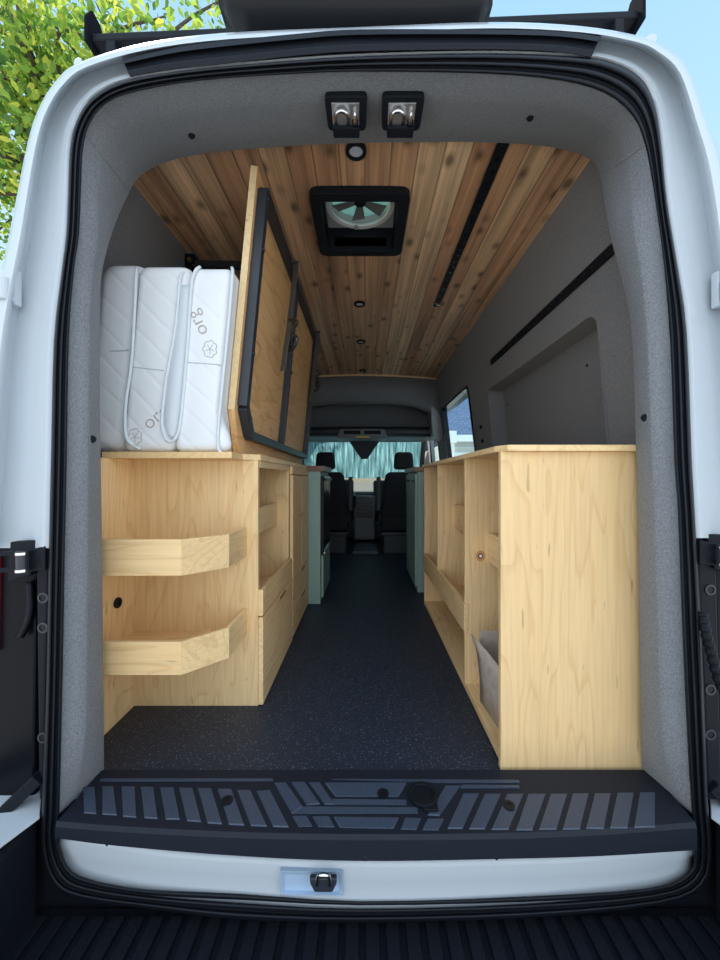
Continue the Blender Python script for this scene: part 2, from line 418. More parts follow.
# recessed panel in the right wall
def hole_sleeve(hole, xf, d, back=True):
    mb = MB(); a = [Vector((xf(p[1]), p[0], p[1])) for p in hole]; b = [p+Vector((d, 0, 0)) for p in a]
    mb.loft([a, b], True)
    if back: mb.add(b, [tuple(range(len(b)))])
    return mb
hole_sleeve(recess, XR, 0.11).build('recess_panel', WALL_FABRIC, wr, solid=0.004)
# push buttons on the pillar between window and recess
for py in (427, 441):
    z = H-(py-CY)*2.80/F; mb = MB().cyl((XR(z)-0.012, 2.80, z), (1, 0, 0), 0.014, 0.016, 16); mb.build('switch', BLACKP, wr, smooth=False)
for q in ((1.62, 1.30), (2.53, 1.31)):
    MB().cyl((XR(q[1])+0.100, q[0], q[1]), (1, 0, 0), 0.006, 0.01, 12).build('push_pin', BLACKP, wr)
# windows in the side wall
def side_window(name, hole, xf, s):
    fr = MB(); c = Vector((sum(p[0] for p in hole)/len(hole), sum(p[1] for p in hole)/len(hole)))
    inn = [(lerp(p[0], c.x, 0.05), lerp(p[1], c.y, 0.06)) for p in hole]
    A = [Vector((xf(p[1])-0.006*s, p[0], p[1])) for p in hole]; B = [Vector((xf(p[1])-0.006*s, p[0], p[1])) for p in inn]
    A2 = [p+Vector((0.05*s, 0, 0)) for p in A]; B2 = [p+Vector((0.05*s, 0, 0)) for p in B]
    fr.loft([A, B, B2, A2, A], True)
    root = fr.build(name, BLACKG); tag(root, kind='structure')
    g = MB(); g.prism([p+Vector((0.03*s, 0, 0)) for p in B], (0.004*s, 0, 0)); g.build('pane', GLASS, root)
    return root
side_window('window_1', win, XR, 1)
side_window('window_2', cabw, XR, 1)
side_window('window_3', cabw, XL, -1)
# ceiling
xs = [XL(1.90)+0.0+i*(XR(1.90)-XL(1.90))/24 for i in range(25)]
mb = MB(); mb.loft([[(x, y, ZC(x)) for x in xs] for y in (1.06, 2.0, 3.0, 4.02)])
ceil_o = mb.build('ceiling', CEDAR, solid=0.016, off=1)
for p in ceil_o.data.polygons:
    if p.normal.z > 0: p.flip()
ceil_o.modifiers[0].offset = -1
tag(ceil_o, kind='structure')
mb = MB(); mb.loft([[(x, 4.02, ZC(x)+0.016) for x in xs], [(x, 4.02, ZC(x)-0.014) for x in xs], [(x, 4.035, ZC(x)-0.014) for x in xs], [(x, 4.035, ZC(x)+0.016) for x in xs]])
mb.build('edge_strip', EDGE, ceil_o)
# floor
fl = MB().box(-1.00, 0.92, 0.99, 5.14, -0.012, 0.0).build('floor', VINYL); tag(fl, kind='structure')
# cab headliner with overhead shelf
def arch(y, zmid, zside, x0=-0.92, x1=0.835, n=24, pw=4):
    out = []
    for i in range(n+1):
        x = lerp(x0, x1, i/n); u = (x+0.043)/((x1-x0)/2); out.append((x, y, zmid-(zmid-zside)*abs(u)**pw))
    return out
mb = MB()
mb.loft([arch(4.04, 1.93, 1.885, pw=2), arch(4.06, 1.78, 1.70), arch(4.10, 1.675, 1.50), arch(4.14, 1.665, 1.48), arch(4.30, 1.68, 1.5)])
hl = mb.build('trim_2', DARK_FABRIC, smooth=True, solid=0.01); tag(hl, kind='structure')
mb = MB().box(-1.0, 0.92, 4.60, 4.62, 1.33, 1.95); mb.box(-1.0, 0.92, 4.03, 5.15, 1.95, 1.96)
mb.build('shelf_back', DARK_FABRIC, hl)
mb = MB(); mb.loft([arch(4.28, 1.40, 1.40), arch(4.22, 1.345, 1.33), arch(4.26, 1.315, 1.30), arch(4.66, 1.30, 1.29)])
mb.build('shelf_lip', DKGREY, hl, smooth=True, solid=0.01)
mb = MB(); mb.loft([[(-0.84, 4.60, 1.33), (0.76, 4.60, 1.33)], [(-0.84, 4.75, 1.28), (0.76, 4.75, 1.28)]])
mb.build('visor_panel', GREYP, hl, solid=0.01)
# front bulkhead under the windscreen and B pillar panels
bk = MB().box(-0.98, 0.90, 5.12, 5.15, 0.0, 0.62).build('wall_front', DKGREY); tag(bk, kind='structure')
for s, xf in ((1, XR), (-1, XL)):
    mb = MB(); x1 = xf(1.2); 
    mb.add([(xf(1.85)-.005*s, 4.05, 1.86), (xf(1.85)-.085*s, 4.05, 1.86), (xf(1.25)-.12*s, 4.12, 1.24), (xf(1.2)-.005*s, 4.12, 1.24),
            (xf(1.85)-.005*s, 4.30, 1.86), (xf(1.85)-.085*s, 4.30, 1.86), (xf(1.25)-.12*s, 4.32, 1.24), (xf(1.2)-.005*s, 4.32, 1.24)],
           [(0, 1, 2, 3), (4, 7, 6, 5), (0, 4, 5, 1), (1, 5, 6, 2), (2, 6, 7, 3), (3, 7, 4, 0)])
    o = mb.build('trim_3' if s > 0 else 'trim_4', LGREY, bevel=0.01); tag(o, kind='structure')

# ------------------------------------------------------------------ fabric surround of the rear opening (trim_1)
zs_tab = [(60, 0.95), (500, 0.87), (1000, 0.87)]
def seal_y(px, py):
    z = interp(zs_tab, py); u = min(1.0, abs(px-368)/330.0)
    return z-0.022*(1-u*u)*(1 if py > 700 else 0.6 if py < 100 else 0)
TR = [(58, 815, 104, 773), (60, 790, 104, 755), (63, 666, 103, 650), (65, 540, 102, 540), (67.5, 410, 100, 410), (69, 331, 100, 335), (74, 270, 101, 283),
      (79, 235, 105, 257), (81, 190, 114, 227), (83, 150, 124, 203), (90, 123, 135, 182), (107, 102, 150, 169), (140, 90, 180, 158), (200, 80, 225, 151),
      (280, 74, 290, 146), (360, 71, 360, 143), (485, 73, 470, 142), (560, 80, 535, 145), (607, 94, 570, 151), (633, 116, 591, 160), (645, 145, 600, 175),
      (652, 180, 605, 205), (658, 220, 612, 243), (664, 265, 624, 288), (670, 341, 632, 335), (674, 440, 636, 445), (678, 513, 638, 520),
      (683, 647, 640, 647), (690, 790, 642, 757), (693, 815, 642, 772)]
zin_tab = [(140, 1.20), (160, 1.19), (185, 1.15), (230, 1.09), (290, 1.03), (400, 0.992), (740, 0.992), (772, 1.012)]
TRs = catmull(TR, 4)
TS = (0.0, 0.14, 0.27, 0.33, 0.66, 1.0); BL = (0.0, 0.015, 0.0265, 0.0265, 0.0135, 0.0)
rows = [[] for _ in range(8)]
for a, b, c, d in TRs:
    yo = seal_y(a, b)+0.012; yi = interp(zin_tab, d)
    po = P(a, b, yo); pi = P(c, d, yi)
    cen = Vector((0.01, 0, 0.95))
    top = max(0.0, min(1.0, (240-b)/100))
    for k, t in enumerate(TS):
        pm = lerp(po, pi, t)
        dirv = Vector((cen.x-pm.x, 0, cen.z-pm.z)); 
        if top < 0.5: dirv.z = 0
        dirv.normalize()
        bl = BL[k]*(1-0.55*top)*max(0.0, min(1.0, pm.z/0.15))
        if pm.z > 0.05 or True: pm = pm+dirv*bl
        rows[k].append(pm)
    outw = Vector((pi.x-cen.x, 0, pi.z-cen.z)); 
    if top < 0.5: outw.z = 0
    outw.normalize()
    rows[6].append(pi+outw*0.012+Vector((0, 0.012, 0)))
    rows[7].append(pi+outw*(0.19 if top < 0.5 else 0.14)+Vector((0, 0.03, 0)))
for r in rows:
    for p in r: p.z = max(p.z, 0.002)
mb = MB(); mb.loft(rows)
t1 = mb.build('trim_1', GREY_FABRIC, smooth=True); tag(t1, kind='structure')
def trim_pt(i_px, i_py, t):
    best = min(range(len(TRs)), key=lambda k: (lerp(TRs[k][0], TRs[k][2], t)-i_px)**2+(lerp(TRs[k][1], TRs[k][3], t)-i_py)**2)
    k0 = max(k for k in range(len(TS)-1) if TS[k] <= t)
    return lerp(rows[k0][best], rows[k0+1][best], (t-TS[k0])/(TS[k0+1]-TS[k0]))
for px, py, t in ((192, 128, 0.65), (525, 113, 0.5), (83, 426, 0.48), (653, 415, 0.52)):
    p = trim_pt(px, py, t); ax = Vector((0.02-p.x, -0.35, 0)) if py > 200 else Vector((0, -0.3, -1))
    MB().cyl(p-ax.normalized()*0.002, ax, 0.0105, 0.007, 16, r2=0.008).build('push_pin', BLACKP, t1)
# stitched seam lines at the upper corners of the surround
for idx in (9*4+2, 20*4):
    MB().tube([rows[k][idx]+(Vector((0.01, 0, 0.95))-rows[k][idx]).normalized()*0.0005 for k in range(6)], 0.0014, 6).build('seam', WALL_FABRIC, t1)

# ------------------------------------------------------------------ the van body
van = thing('camper_van', (0, 1.0, -0.70), 'white high-roof camper van seen through its open rear doorway', 'van')
SE = [(42, 800, 60, 805), (46, 695, 62, 690), (48, 578, 64.5, 578), (50.6, 462, 67, 462), (53.6, 342, 69, 342), (61, 275, 74, 272), (66, 235, 79, 235), (68, 190, 81, 190),
      (70, 148, 83, 150), (76, 122, 90, 124), (90, 100, 107, 103), (120, 82, 140, 91), (180, 71, 200, 81), (260, 63, 280, 75), (360, 56, 360, 72), (485, 53, 485, 74),
      (575, 56, 560, 81), (612, 62, 605, 94), (640, 77, 632, 116), (654, 102, 645, 145), (661, 140, 652, 180), (667, 200, 658, 220), (678, 268, 664, 268),
      (687, 333, 670, 335), (692, 458, 674, 458), (695, 513, 678, 513), (700, 600, 681, 600), (704, 690, 685, 690), (708, 800, 691, 800), (712, 848, 694, 852),
      (704, 886, 687, 873), (660, 905, 648, 888), (530, 918, 525, 896), (360, 923, 360, 900), (240, 920, 240, 893), (150, 909, 145, 889), (82, 900, 90, 879), (54, 887, 68, 866), (42, 855, 58, 836)]
SEs = catmull(SE, 3, True)
prof = [(0.0, 0.015), (0.02, 0.0), (0.12, -0.012), (0.22, -0.012), (0.30, 0.0), (0.36, 0.004), (0.44, -0.010), (0.55, -0.012), (0.63, -0.002), (0.70, 0.005), (0.78, -0.006), (0.9, -0.008), (0.98, 0.002), (1.0, 0.02)]
rws = []
for t, d in prof:
    r = []
    for a, b, c, e in SEs:
        px, py = lerp(a, c, t), lerp(b, e, t); y = seal_y(a, b)+d+0.004*t
        r.append(P(px, py, y))
    rws.append(r)
mb = MB(); mb.loft(rws, True); seal = mb.build('door_seal', RUBBER, van, smooth=True); seal['label'] = 'black ribbed rubber door seal'
# white jamb round the opening
JA = [(48, 548, -34, 548), (50.6, 462, -24, 460), (53.6, 342, -13, 350), (61, 275, -3, 292), (66, 235, 8, 240), (68, 190, 16, 200), (70, 148, 27, 145), (76, 122, 38, 110),
      (90, 100, 55, 82), (120, 82, 78, 63), (180, 71, 140, 44), (260, 63, 222, 33), (360, 56, 360, 27), (485, 53, 492, 22), (575, 56, 580, 26), (612, 62, 640, 36),
      (640, 77, 664, 46), (654, 102, 687, 66), (661, 140, 706, 118), (667, 200, 722, 165), (678, 268, 736, 260), (687, 333, 748, 340), (692, 458, 762, 458), (697, 538, 772, 538)]
JAs = catmull(JA, 4)
jp = [(-0.12, 0.02), (0.0, 0.004), (0.07, 0.0), (0.13, 0.012), (0.22, 0.040), (0.40, 0.055), (0.60, 0.055), (0.70, 0.036), (0.755, 0.006), (0.80, 0.0), (0.92, 0.003), (1.0, 0.035)]
rws = []
for t, d in jp:
    rws.append([P(lerp(a, c, t), lerp(b, e, t), seal_y(a, b)+d) for a, b, c, e in JAs])
# skin runs on forward along the sides and roof
last = rws[-1]; cen = Vector((0.01, 0, 0.9))
def grow(r, dx, dz, y):
    return [Vector((p.x+math.copysign(dx*min(1.0, abs(p.x)/0.6), p.x), y+(p.y-0.95)*0.5, p.z+dz*max(0.0, min(1.0, (p.z-1.3)/0.5)))) for p in r]
rws += [grow(last, 0.05, 0.03, 1.10), grow(last, 0.12, 0.07, 1.38), grow(last, 0.13, 0.08, 4.4), grow(last, 0.10, 0.05, 5.2)]
mb = MB(); mb.loft(rws); body = mb.build('body_shell', WHITE, van, smooth=True)
m = body.modifiers.new('split', 'EDGE_SPLIT'); m.split_angle = math.radians(50)
PILLAR = plain('black_pillar_trim', (0.004, 0.005, 0.008), 0.3, spec=0.12)
# lower flanks of the body, black pillar trim below the waist, outside the seal
for s in (-1, 1):
    xa = -0.757 if s < 0 else 0.812
    mb = MB(); mb.box(min(xa+s*0.21, xa+s*0.24), max(xa+s*0.21, xa+s*0.24), 0.97, 5.2, -0.45, 0.66); mb.build('side_panel', WHITE, van, bevel=0.01)
    mb = MB()
    mb.prism([P(*q, 0.90) for q in (((48, 546), (43, 800), (39, 800), (36, 546)) if s < 0 else ((697, 536), (709, 800), (722, 800), (716, 536)))], (0, 0.04, 0))
    mb.build('hinge_pillar', BLACKP, van, bevel=0.004)
    pts = ((37, 546), (34, 800), (-60, 860), (-60, 546)) if s < 0 else ((714, 536), (719, 800), (800, 860), (800, 536))
    mb = MB(); mb.prism([P(*q, 0.925) for q in pts], (0, 0.03, 0)); mb.build('pillar_cover', PILLAR, van, bevel=0.006)
    # three recessed slots
    for py in ((598, 628, 738) if s < 0 else (590, 690, 735)):
        px = 42.5 if s < 0 else 711
        MB().ring(P(px, py, 0.897), (0, 1, 0), 0.013, 0.009, 0.006, 18).build('hole_rim', STEEL, van)
        MB().cyl(P(px, py, 0.899), (0, 1, 0), 0.009, 0.003, 18).build('hole', BLACKG, van)
# curved reflection in the left pillar cover, shaped as a raised strip
path = catmull([(27, 582), (28, 605), (25, 622), (17, 638)], 4)
MB().loft([[P(a-3, b, 0.915) for a, b in path], [P(a+3, b, 0.90) for a, b in path], [P(a+7, b, 0.918) for a, b in path]]).build('pillar_reflection', BLACKP, van, smooth=True, solid=0.002)
# tail lamp slivers
tl = MB(); tl.prism([P(*q, 0.93) for q in ((3.2, 556), (2.0, 650), (-40, 660), (-40, 550))], (0, -0.02, 0)); o = tl.build('tail_light', REDL, van, bevel=0.006); o['label'] = 'red tail light lens'
# door hinge arms
def hinge_low(s):
    mb = MB()
    q = lambda px, py, y: P(px if s < 0 else 745-px, py-(0 if s < 0 else 6), y)
    mb.prism([q(45, 546, 0.87), q(45, 570, 0.87), q(28, 572, 0.87), q(28, 550, 0.87)], (0, 0.05, 0))
    mb.prism([q(39, 540, 0.89), q(30, 575, 0.89), q(8, 582, 0.89), q(10, 542, 0.89)], (0, 0.02, 0))
    mb.beam(q(30, 552, 0.86), q(-30, 556, 0.84), 0.008, 0.010); mb.beam(q(30, 568, 0.86), q(-30, 573, 0.84), 0.008, 0.010)
    o = mb.build('door_hinge', BLACKP, van, bevel=0.002)
    pin = MB(); pin.cyl(q(22, 551, 0.855), (0, 0, -1), 0.011, 0.05, 16); pin.build('hinge_pin', STEEL, o)
    for py in (552, 569): MB().cyl(q(22, py, 0.855), (0, 0, -1), 0.013, 0.006, 16).build('washer', CHROME, o)
hinge_low(-1); hinge_low(1)
for s, px in ((-1, 2), (1, 726)):
    mb = MB(); mb.prism([P(px-8, 270, 0.93), P(px+13, 268, 0.93), P(px+13, 304, 0.93), P(px-8, 306, 0.93)], (0, 0.02, 0))
    mb.cyl(P(px+2, 278, 0.915), (0, 0, -1), 0.014, 0.055, 16); mb.cyl(P(px+9, 299, 0.925), (0, 1, 0), 0.006, 0.01, 12)
    o = mb.build('door_hinge', WHITE, van, bevel=0.003); o['label'] = 'white painted upper door hinge'
# corrugated wiring conduit
path = catmull([P(702, 612, 0.86), P(706, 632, 0.85), P(712, 655, 0.845), P(720, 682, 0.84), P(730, 700, 0.84)], 12)
MB().tube(path, 0.012, 10, radii=[0.012 if (i//2) % 2 else 0.0095 for i in range(len(path))]).build('wiring_conduit', BLACKP, van)
# gloss black moulding over the doorway
MO = [(122, 59, 130, 77), (160, 50, 170, 70), (200, 43, 220, 65), (300, 33, 300, 56), (360, 29, 360, 52), (480, 29, 480, 50), (560, 31, 550, 52), (601, 36, 591, 58)]
MOs = catmull(MO, 4); rws = []
for t, d in ((0, 0.012), (0.02, -0.010), (0.25, -0.016), (0.3, -0.006), (0.62, -0.008), (0.68, -0.018), (0.97, -0.016), (1, 0.01)):
    rws.append([P(lerp(a, c, t), lerp(b, e, t), seal_y(lerp(a, c, t), 60)+d+0.008) for a, b, c, e in MOs])
mb = MB(); mb.loft(rws); mb.build('header_molding', BLACKP, van, solid=0.004, bevel=0.002)
# third brake light housing on the roof edge
def hous(y, z, half, dz): 
    cx = -0.025; n = 20; out = []
    for k in range(n+1):
        u = -1+2*k/n; out.append((cx+half*u, y, z+dz*(abs(u)**8)))
    return out
mb = MB()
mb.loft([hous(1.30, 2.045, 0.37, 0.03), hous(0.985, 2.03, 0.365, 0.035), hous(0.955, 2.045, 0.355, 0.03), hous(0.955, 2.12, 0.325, -0.01), hous(0.985, 2.17, 0.285, -0.03), hous(1.30, 2.20, 0.26, -0.04)])
o = mb.build('brake_light_housing', BLACKG, van, smooth=True, solid=0.006); o['label'] = 'black rounded brake light housing on the roof edge'
mb = MB().add([(-0.15, 0.95, 2.05), (0.10, 0.95, 2.05), (0.06, 0.935, 2.115), (-0.11, 0.935, 2.115), (-0.15, 1.0, 2.05), (0.10, 1.0, 2.05), (0.06, 1.0, 2.115), (-0.11, 1.0, 2.115)],
              [(0, 1, 2, 3), (4, 7, 6, 5), (0, 4, 5, 1), (1, 5, 6, 2), (2, 6, 7, 3), (3, 7, 4, 0)])
mb.build('lens_cover', BLACKP, o, bevel=0.006)
# gutter end caps
for px, py in ((77, 62), (652, 38)):
    MB().cyl(P(px, py, 0.99), (0.2, 1, 0.1), 0.013, 0.06, 16).build('gutter_cap', WHITE, van, bevel=0.004)
# white sill below the mat
SL = [(57, 836), (100, 841), (200, 853), (360, 860), (540, 857), (640, 852), (697, 846)]; SB = [(60, 870), (100, 886), (200, 894), (360, 903), (540, 899), (640, 892), (692, 870)]
SLs, SBs = catmull(SL, 4), catmull(SB, 4)
sy = lambda px: 0.895-0.042*(1-min(1, abs(px-368)/330)**2)
rws = [[P(a, b-14, sy(a)+0.06) for a, b in SLs], [P(a, b-2, sy(a)+0.004) for a, b in SLs], [P(a, b+8, sy(a)-0.004) for a, b in SLs], [P(lerp(a, c, .55), lerp(b, d, .5), sy(a)) for (a, b), (c, d) in zip(SLs, SBs)],
       [P(a, b-6, sy(a)-0.002) for a, b in SBs], [P(a, b+8, sy(a)-0.008) for a, b in SBs]]
mb = MB(); mb.loft(rws); mb.build('sill_panel', WHITE, van, smooth=True, solid=0.006)
# striker pocket: white paint, with its bluish shade put into the colour
y0 = 0.842
mb = MB(); A = [P(*q, y0) for q in ((280, 871), (343, 872), (343, 896), (280, 895))]; B = [P(*q, y0+0.008) for q in ((284, 874.5), (339, 875), (339, 893), (284, 892.5))]
A2 = [p+Vector((0, 0.012, 0)) for p in A]; B2 = [p+Vector((0, 0.002, 0)) for p in B]
mb.loft([A2, A, B, B2], True); mb.add(B2, [(0, 1, 2, 3)])
sp = mb.build('striker_pocket', plain('white_paint_blue_shade', (0.42, 0.54, 0.70), 0.3), van, bevel=0.001); 
mb = MB(); mb.prism([P(*q, y0-0.005) for q in ((310, 873), (337, 873), (337, 879), (333, 887), (315, 887), (311, 879))], (0, -0.012, 0)); mb.build('striker_plate', STEEL, sp, bevel=0.003)
mb = MB(); mb.tube(catmull([P(317, 885, y0-.018), P(318, 877, y0-.03), P(323.5, 875, y0-.034), P(329, 877, y0-.03), P(330, 885, y0-.018)], 5), 0.0042, 10); mb.build('striker_loop', CHROME, sp, smooth=True)
# bumper: ribbed step and raised corners
mb = MB(); mb.box(-0.80, 0.85, 0.30, 0.90, -0.30, -0.24)
x = -0.78
while x < 0.83: mb.box(x, x+0.030, 0.32, 0.875, -0.24, -0.229); x += 0.046
MB().box(-0.98, 1.02, 0.905, 0.95, -0.30, -0.02).build('valance', BLACKP, van)
bump_o = mb.build('bumper_step', BLACKP, van, bevel=0.003)
for s in (-1, 1):
    xa = -0.775 if s < 0 else 0.826
    mb = MB(); mb.add([(xa, 0.88, -0.30), (xa, 0.88, 0.0), (xa+s*0.02, 0.80, 0.0), (xa+s*0.02, 0.45, -0.06), (xa+s*0.02, 0.30, -0.12), (xa+s*0.02, 0.30, -0.30),
                       (xa+s*0.30, 0.92, -0.30), (xa+s*0.30, 0.92, 0.0), (xa+s*0.30, 0.80, 0.0), (xa+s*0.26, 0.45, -0.06), (xa+s*0.2, 0.30, -0.12), (xa+s*0.2, 0.30, -0.30)],
                      [(0, 1, 2, 3, 4, 5), (6, 11, 10, 9, 8, 7), (0, 6, 7, 1), (1, 7, 8, 2), (2, 8, 9, 3), (3, 9, 10, 4), (4, 10, 11, 5), (5, 11, 6, 0)])
    mb.build('bumper_corner', BLACKP, van, bevel=0.012, seg=3)
    # white body corner over the bumper and the black strip above it
    q = (lambda a, b, y: P(a, b, y)) if s < 0 else (lambda a, b, y: P(751-a, b+8, y))
    fl_ = [(42, 783), (40, 819), (0, 849), (-45, 880), (-45, 800)]
    pts = [PF(a if s < 0 else 751-a, b, 0.004) for a, b in fl_]
    mb = MB(); mb.prism(pts, (0, 0, 0.006)); mb.build('body_corner', WHITE, van, bevel=0.002)
    mb = MB(); mb.beam(q(41, 776, 0.90), q(-40, 853, 0.88), 0.03, 0.028); mb.build('corner_strip', BLACKP, van, bevel=0.003)

# rear crossbar of the roof rack
rk = thing('roof_rack_crossbar', (0, 1.38, 2.10), 'black roof rack crossbar over the rear roof, upright end plates at both sides', 'roof rack')
mb = MB(); mb.beam((-1.0, 1.38, 2.415), (1.0, 1.38, 2.50), 0.06, 0.03); mb.build('bar', BLACKP, rk, bevel=0.006)
for s, zc in ((-1, 2.44), (1, 2.52)):
    x = s*1.0
    mb = MB(); mb.prism([(x, 1.33, zc-0.06), (x, 1.43, zc-0.06), (x, 1.44, zc+0.02), (x, 1.40, zc+0.08), (x, 1.36, zc+0.085), (x, 1.33, zc+0.03)], (s*0.012, 0, 0)); mb.build('end_plate', plain('matt_black_plate', (0.012, 0.013, 0.018), 0.9, spec=0.02), rk, bevel=0.004)
    mb = MB(); mb.beam((s*0.93, 1.38, 2.02), (s*0.93, 1.38, zc-0.035), 0.035, 0.06, up=(0, 1, 0)); mb.build('foot', BLACKP, rk, bevel=0.004)

# ------------------------------------------------------------------ sill tread mat
mat_root = thing('sill_mat', (0.02, 0.93, 0.0), 'black rubber sill mat with slate tread bars across the rear threshold', 'mat')
FE = catmull([(57, 821), (120, 826), (240, 832), (360, 834), (500, 833), (600, 829), (695, 822)], 5)
top = [PF(a, b, 0.012) for a, b in FE]
lipb = [Vector((p.x, p.y-0.006, H-(bb-CY)*(p.y-0.006)/F)) for p, (bx_, bb) in zip(top, catmull([(57, 838), (120, 846), (240, 856), (360, 861), (500, 859), (600, 856), (695, 850)], 5))]
lipm = [Vector((p.x, p.y-0.005, p.z-0.009)) for p in top]
n = len(top)
back = [Vector((lerp(-0.715, 0.775, i/(n-1)), 1.004, 0.012)) for i in range(n)]
mb = MB(); mb.loft([[p-Vector((0, 0, 0.012)) for p in back], back, top, lipm, lipb])
mb.build('mat_base', MATBLK, mat_root, smooth=False)
def pad(mb, q, z=0.0122, h=0.0022):
    pts = [PF(a, b, z) for a, b in q]
    ctr = sum(pts, Vector())/len(pts)
    up = [ctr+(p-ctr)*0.965+Vector((0, 0, h)) for p in pts]
    k = len(pts); o = pts+up
    mb.add(o, [tuple(range(k, 2*k))]+[(i, (i+1) % k, (i+1) % k+k, i+k) for i in range(k)])
Z1 = lambda q: [(100+u*.4444, 700+v*.4444) for u, v in q]
Z2 = lambda q: [(330+u*.2639, 770+v*.2639) for u, v in q]
Z3 = lambda q: [(360+u*.5, 740+v*.5) for u, v in q]
mb = MB()
for q in ([(-38, 196), (-12, 196), (-8, 257), (-36, 255)], [(5, 195), (30, 195), (38, 260), (5, 258)], [(48, 195), (78, 195), (82, 265), (52, 263)], [(92, 196), (120, 196), (130, 268), (100, 266)], [(135, 197), (165, 197), (180, 270), (148, 269)],
          [(178, 198), (208, 198), (228, 275), (196, 273)], [(220, 199), (250, 199), (275, 280), (242, 278)], [(265, 200), (295, 200), (325, 283), (290, 281)], [(308, 203), (338, 203), (376, 285), (340, 284)],
          [(352, 205), (382, 203), (425, 287), (390, 286)], [(392, 187), (418, 186), (456, 241), (432, 257)], [(456, 241), (715, 243), (715, 256), (432, 257)],
          [(430, 185), (460, 185), (495, 235), (465, 237)], [(470, 186), (494, 186), (528, 236), (506, 236)], [(520, 224), (690, 226), (690, 237), (528, 236)],
          [(506, 187), (690, 187), (672, 218), (530, 218)], [(433, 262), (465, 262), (478, 285), (447, 286)], [(478, 263), (515, 263), (528, 287), (492, 286)], [(526, 264), (672, 266), (660, 290), (540, 288)],
          [(0, 178), (390, 178), (390, 183), (0, 184)]):
    pad(mb, Z1(q))
for q in ([(285, 183), (345, 185), (328, 228), (268, 226)], [(370, 187), (432, 187), (410, 230), (350, 228)], [(440, 60), (495, 60), (415, 175), (370, 172)], [(500, 58), (718, 60), (718, 70), (492, 70)],
          [(0, 36), (718, 40), (718, 50), (440, 50)]):
    pad(mb, Z2(q))
for q in ([(207, 107), (238, 107), (205, 178), (175, 178)], [(250, 108), (282, 108), (250, 179), (218, 179)], [(295, 108), (328, 108), (297, 180), (263, 180)], [(337, 108), (372, 108), (345, 181), (312, 181)],
          [(382, 108), (415, 108), (393, 180), (358, 180)], [(426, 107), (458, 107), (440, 179), (405, 180)], [(470, 107), (502, 107), (488, 178), (452, 178)], [(515, 106), (548, 106), (535, 177), (500, 177)],
          [(560, 105), (590, 105), (590, 175), (548, 176)]):
    pad(mb, Z3(q))
tr = mb.build('tread_pattern', SLATE, mat_root); tr['label'] = 'slate grey raised tread bars'
c = PF(423, 796, 0.014); o = MB().ring(c, (0, 0, 1), 0.036, 0.026, 0.008, 32).cyl(c, (0, 0, 1), 0.026, 0.004, 32).box(c.x-0.004, c.x+0.03, c.y-0.045, c.y-0.02, 0.014, 0.020).build('drain_cap', RUBBER, mat_root, bevel=0.001)
for px, py in ((383, 794), (227, 801), (509, 806)):
    c = PF(px, py, 0.0142); MB().ring(c, (0, 0, 1), 0.014, 0.007, 0.003, 20).cyl(c, (0, 0, 1), 0.008, 0.0015, 16).build('screw_cup', RUBBER, mat_root)
for px, py in ((108, 843), (238, 852), (365, 858), (496, 857), (610, 851)):
    c = PF(px, 830, 0.0); y = [q.y for q in lipb][min(n-1, int((px-57)/638*(n-1)))]
    MB().cyl(P(px, py, y+0.001), (0, -1, 0), 0.0035, 0.004, 10).build('rivet', CHROME, mat_root)

# ------------------------------------------------------------------ ceiling fixtures
def onceil(px, py):
    y = 2.4
    for _ in range(8):
        x = (px-CX)*y/F; y = (ZC(x)-H)*F/(CY-py)
    return (px-CX)*y/F, y
puck_where = ['rear of the roof vent by the header', 'nearest behind the roof vent', 'mid way between the roof vent and the cab', 'closest to the driving cab']
puck0 = None
for i, (px, py) in enumerate(((356, 149), (359.5, 303), (361, 341), (362.5, 370))):
    x, y = onceil(px, py); z = ZC(x)-0.001
    if puck0 is None:
        puck0 = thing('puck_light', (x, y, z), '', 'light', 'ceiling puck lights')
        MB().ring((x, y, z-0.012), (0, 0, 1), 0.036, 0.024, 0.012, 32).build('bezel', BLACKP, puck0, bevel=0.002)
        MB().cyl((x, y, z-0.006), (0, 0, 1), 0.025, 0.005, 32).build('diffuser', LAMP, puck0)
        o = puck0
    else:
        o = copy_tree(puck0); o.location = (x, y, z)
    o['label'] = 'black puck light in cedar ceiling, '+puck_where[i]
# roof vent fan
x0, y0 = onceil(308, 186); x1, _ = onceil(411, 186); _, y1 = onceil(360, 250)
vz = ZC((x0+x1)/2)-0.004; cx, cy = (x0+x1)/2, (y0+y1)/2; hw = (x1-x0)/2; hd = (y1-y0)/2
vent = thing('roof_vent_fan', (cx, cy, vz), 'square black framed roof vent fan set in the cedar ceiling', 'vent fan')
ou = round_poly([Vector((cx-hw, cy-hd, vz)), Vector((cx+hw, cy-hd, vz)), Vector((cx+hw, cy+hd, vz)), Vector((cx-hw, cy+hd, vz))], 0.04)
inn = [Vector((cx+(p.x-cx)*0.78, cy+(p.y-cy)*0.78+0.0, vz)) for p in ou]
dn = Vector((0, 0, -0.028))
mb = MB(); mb.loft([ou, [p+dn for p in ou], [p+dn for p in inn], inn, [p+Vector((0, 0, .04)) for p in inn], [p+Vector((0, 0, .04)) for p in ou], ou], True); mb.build('frame', BLACKP, vent, bevel=0.003)
iw = hw*0.78; idp = hd*0.78
Rr = iw*0.98; vr = vz+0.085
mb = MB(); wl_ = [(cx-iw, cy-idp), (cx+iw, cy-idp), (cx+iw, cy+idp), (cx-iw, cy+idp)]
mb.loft([[(a, b, vz-0.005) for a, b in wl_], [(a, b, vr+0.05) for a, b in wl_], [(cx+(a-cx)*1.06, cy+(b-cy)*1.06, vr+0.05) for a, b in wl_], [(cx+(a-cx)*1.06, cy+(b-cy)*1.06, vz-0.005) for a, b in wl_]], True)
mb.build('well', BLACKP, vent)
mb = MB(); seg = 40; sq = []; ci = []
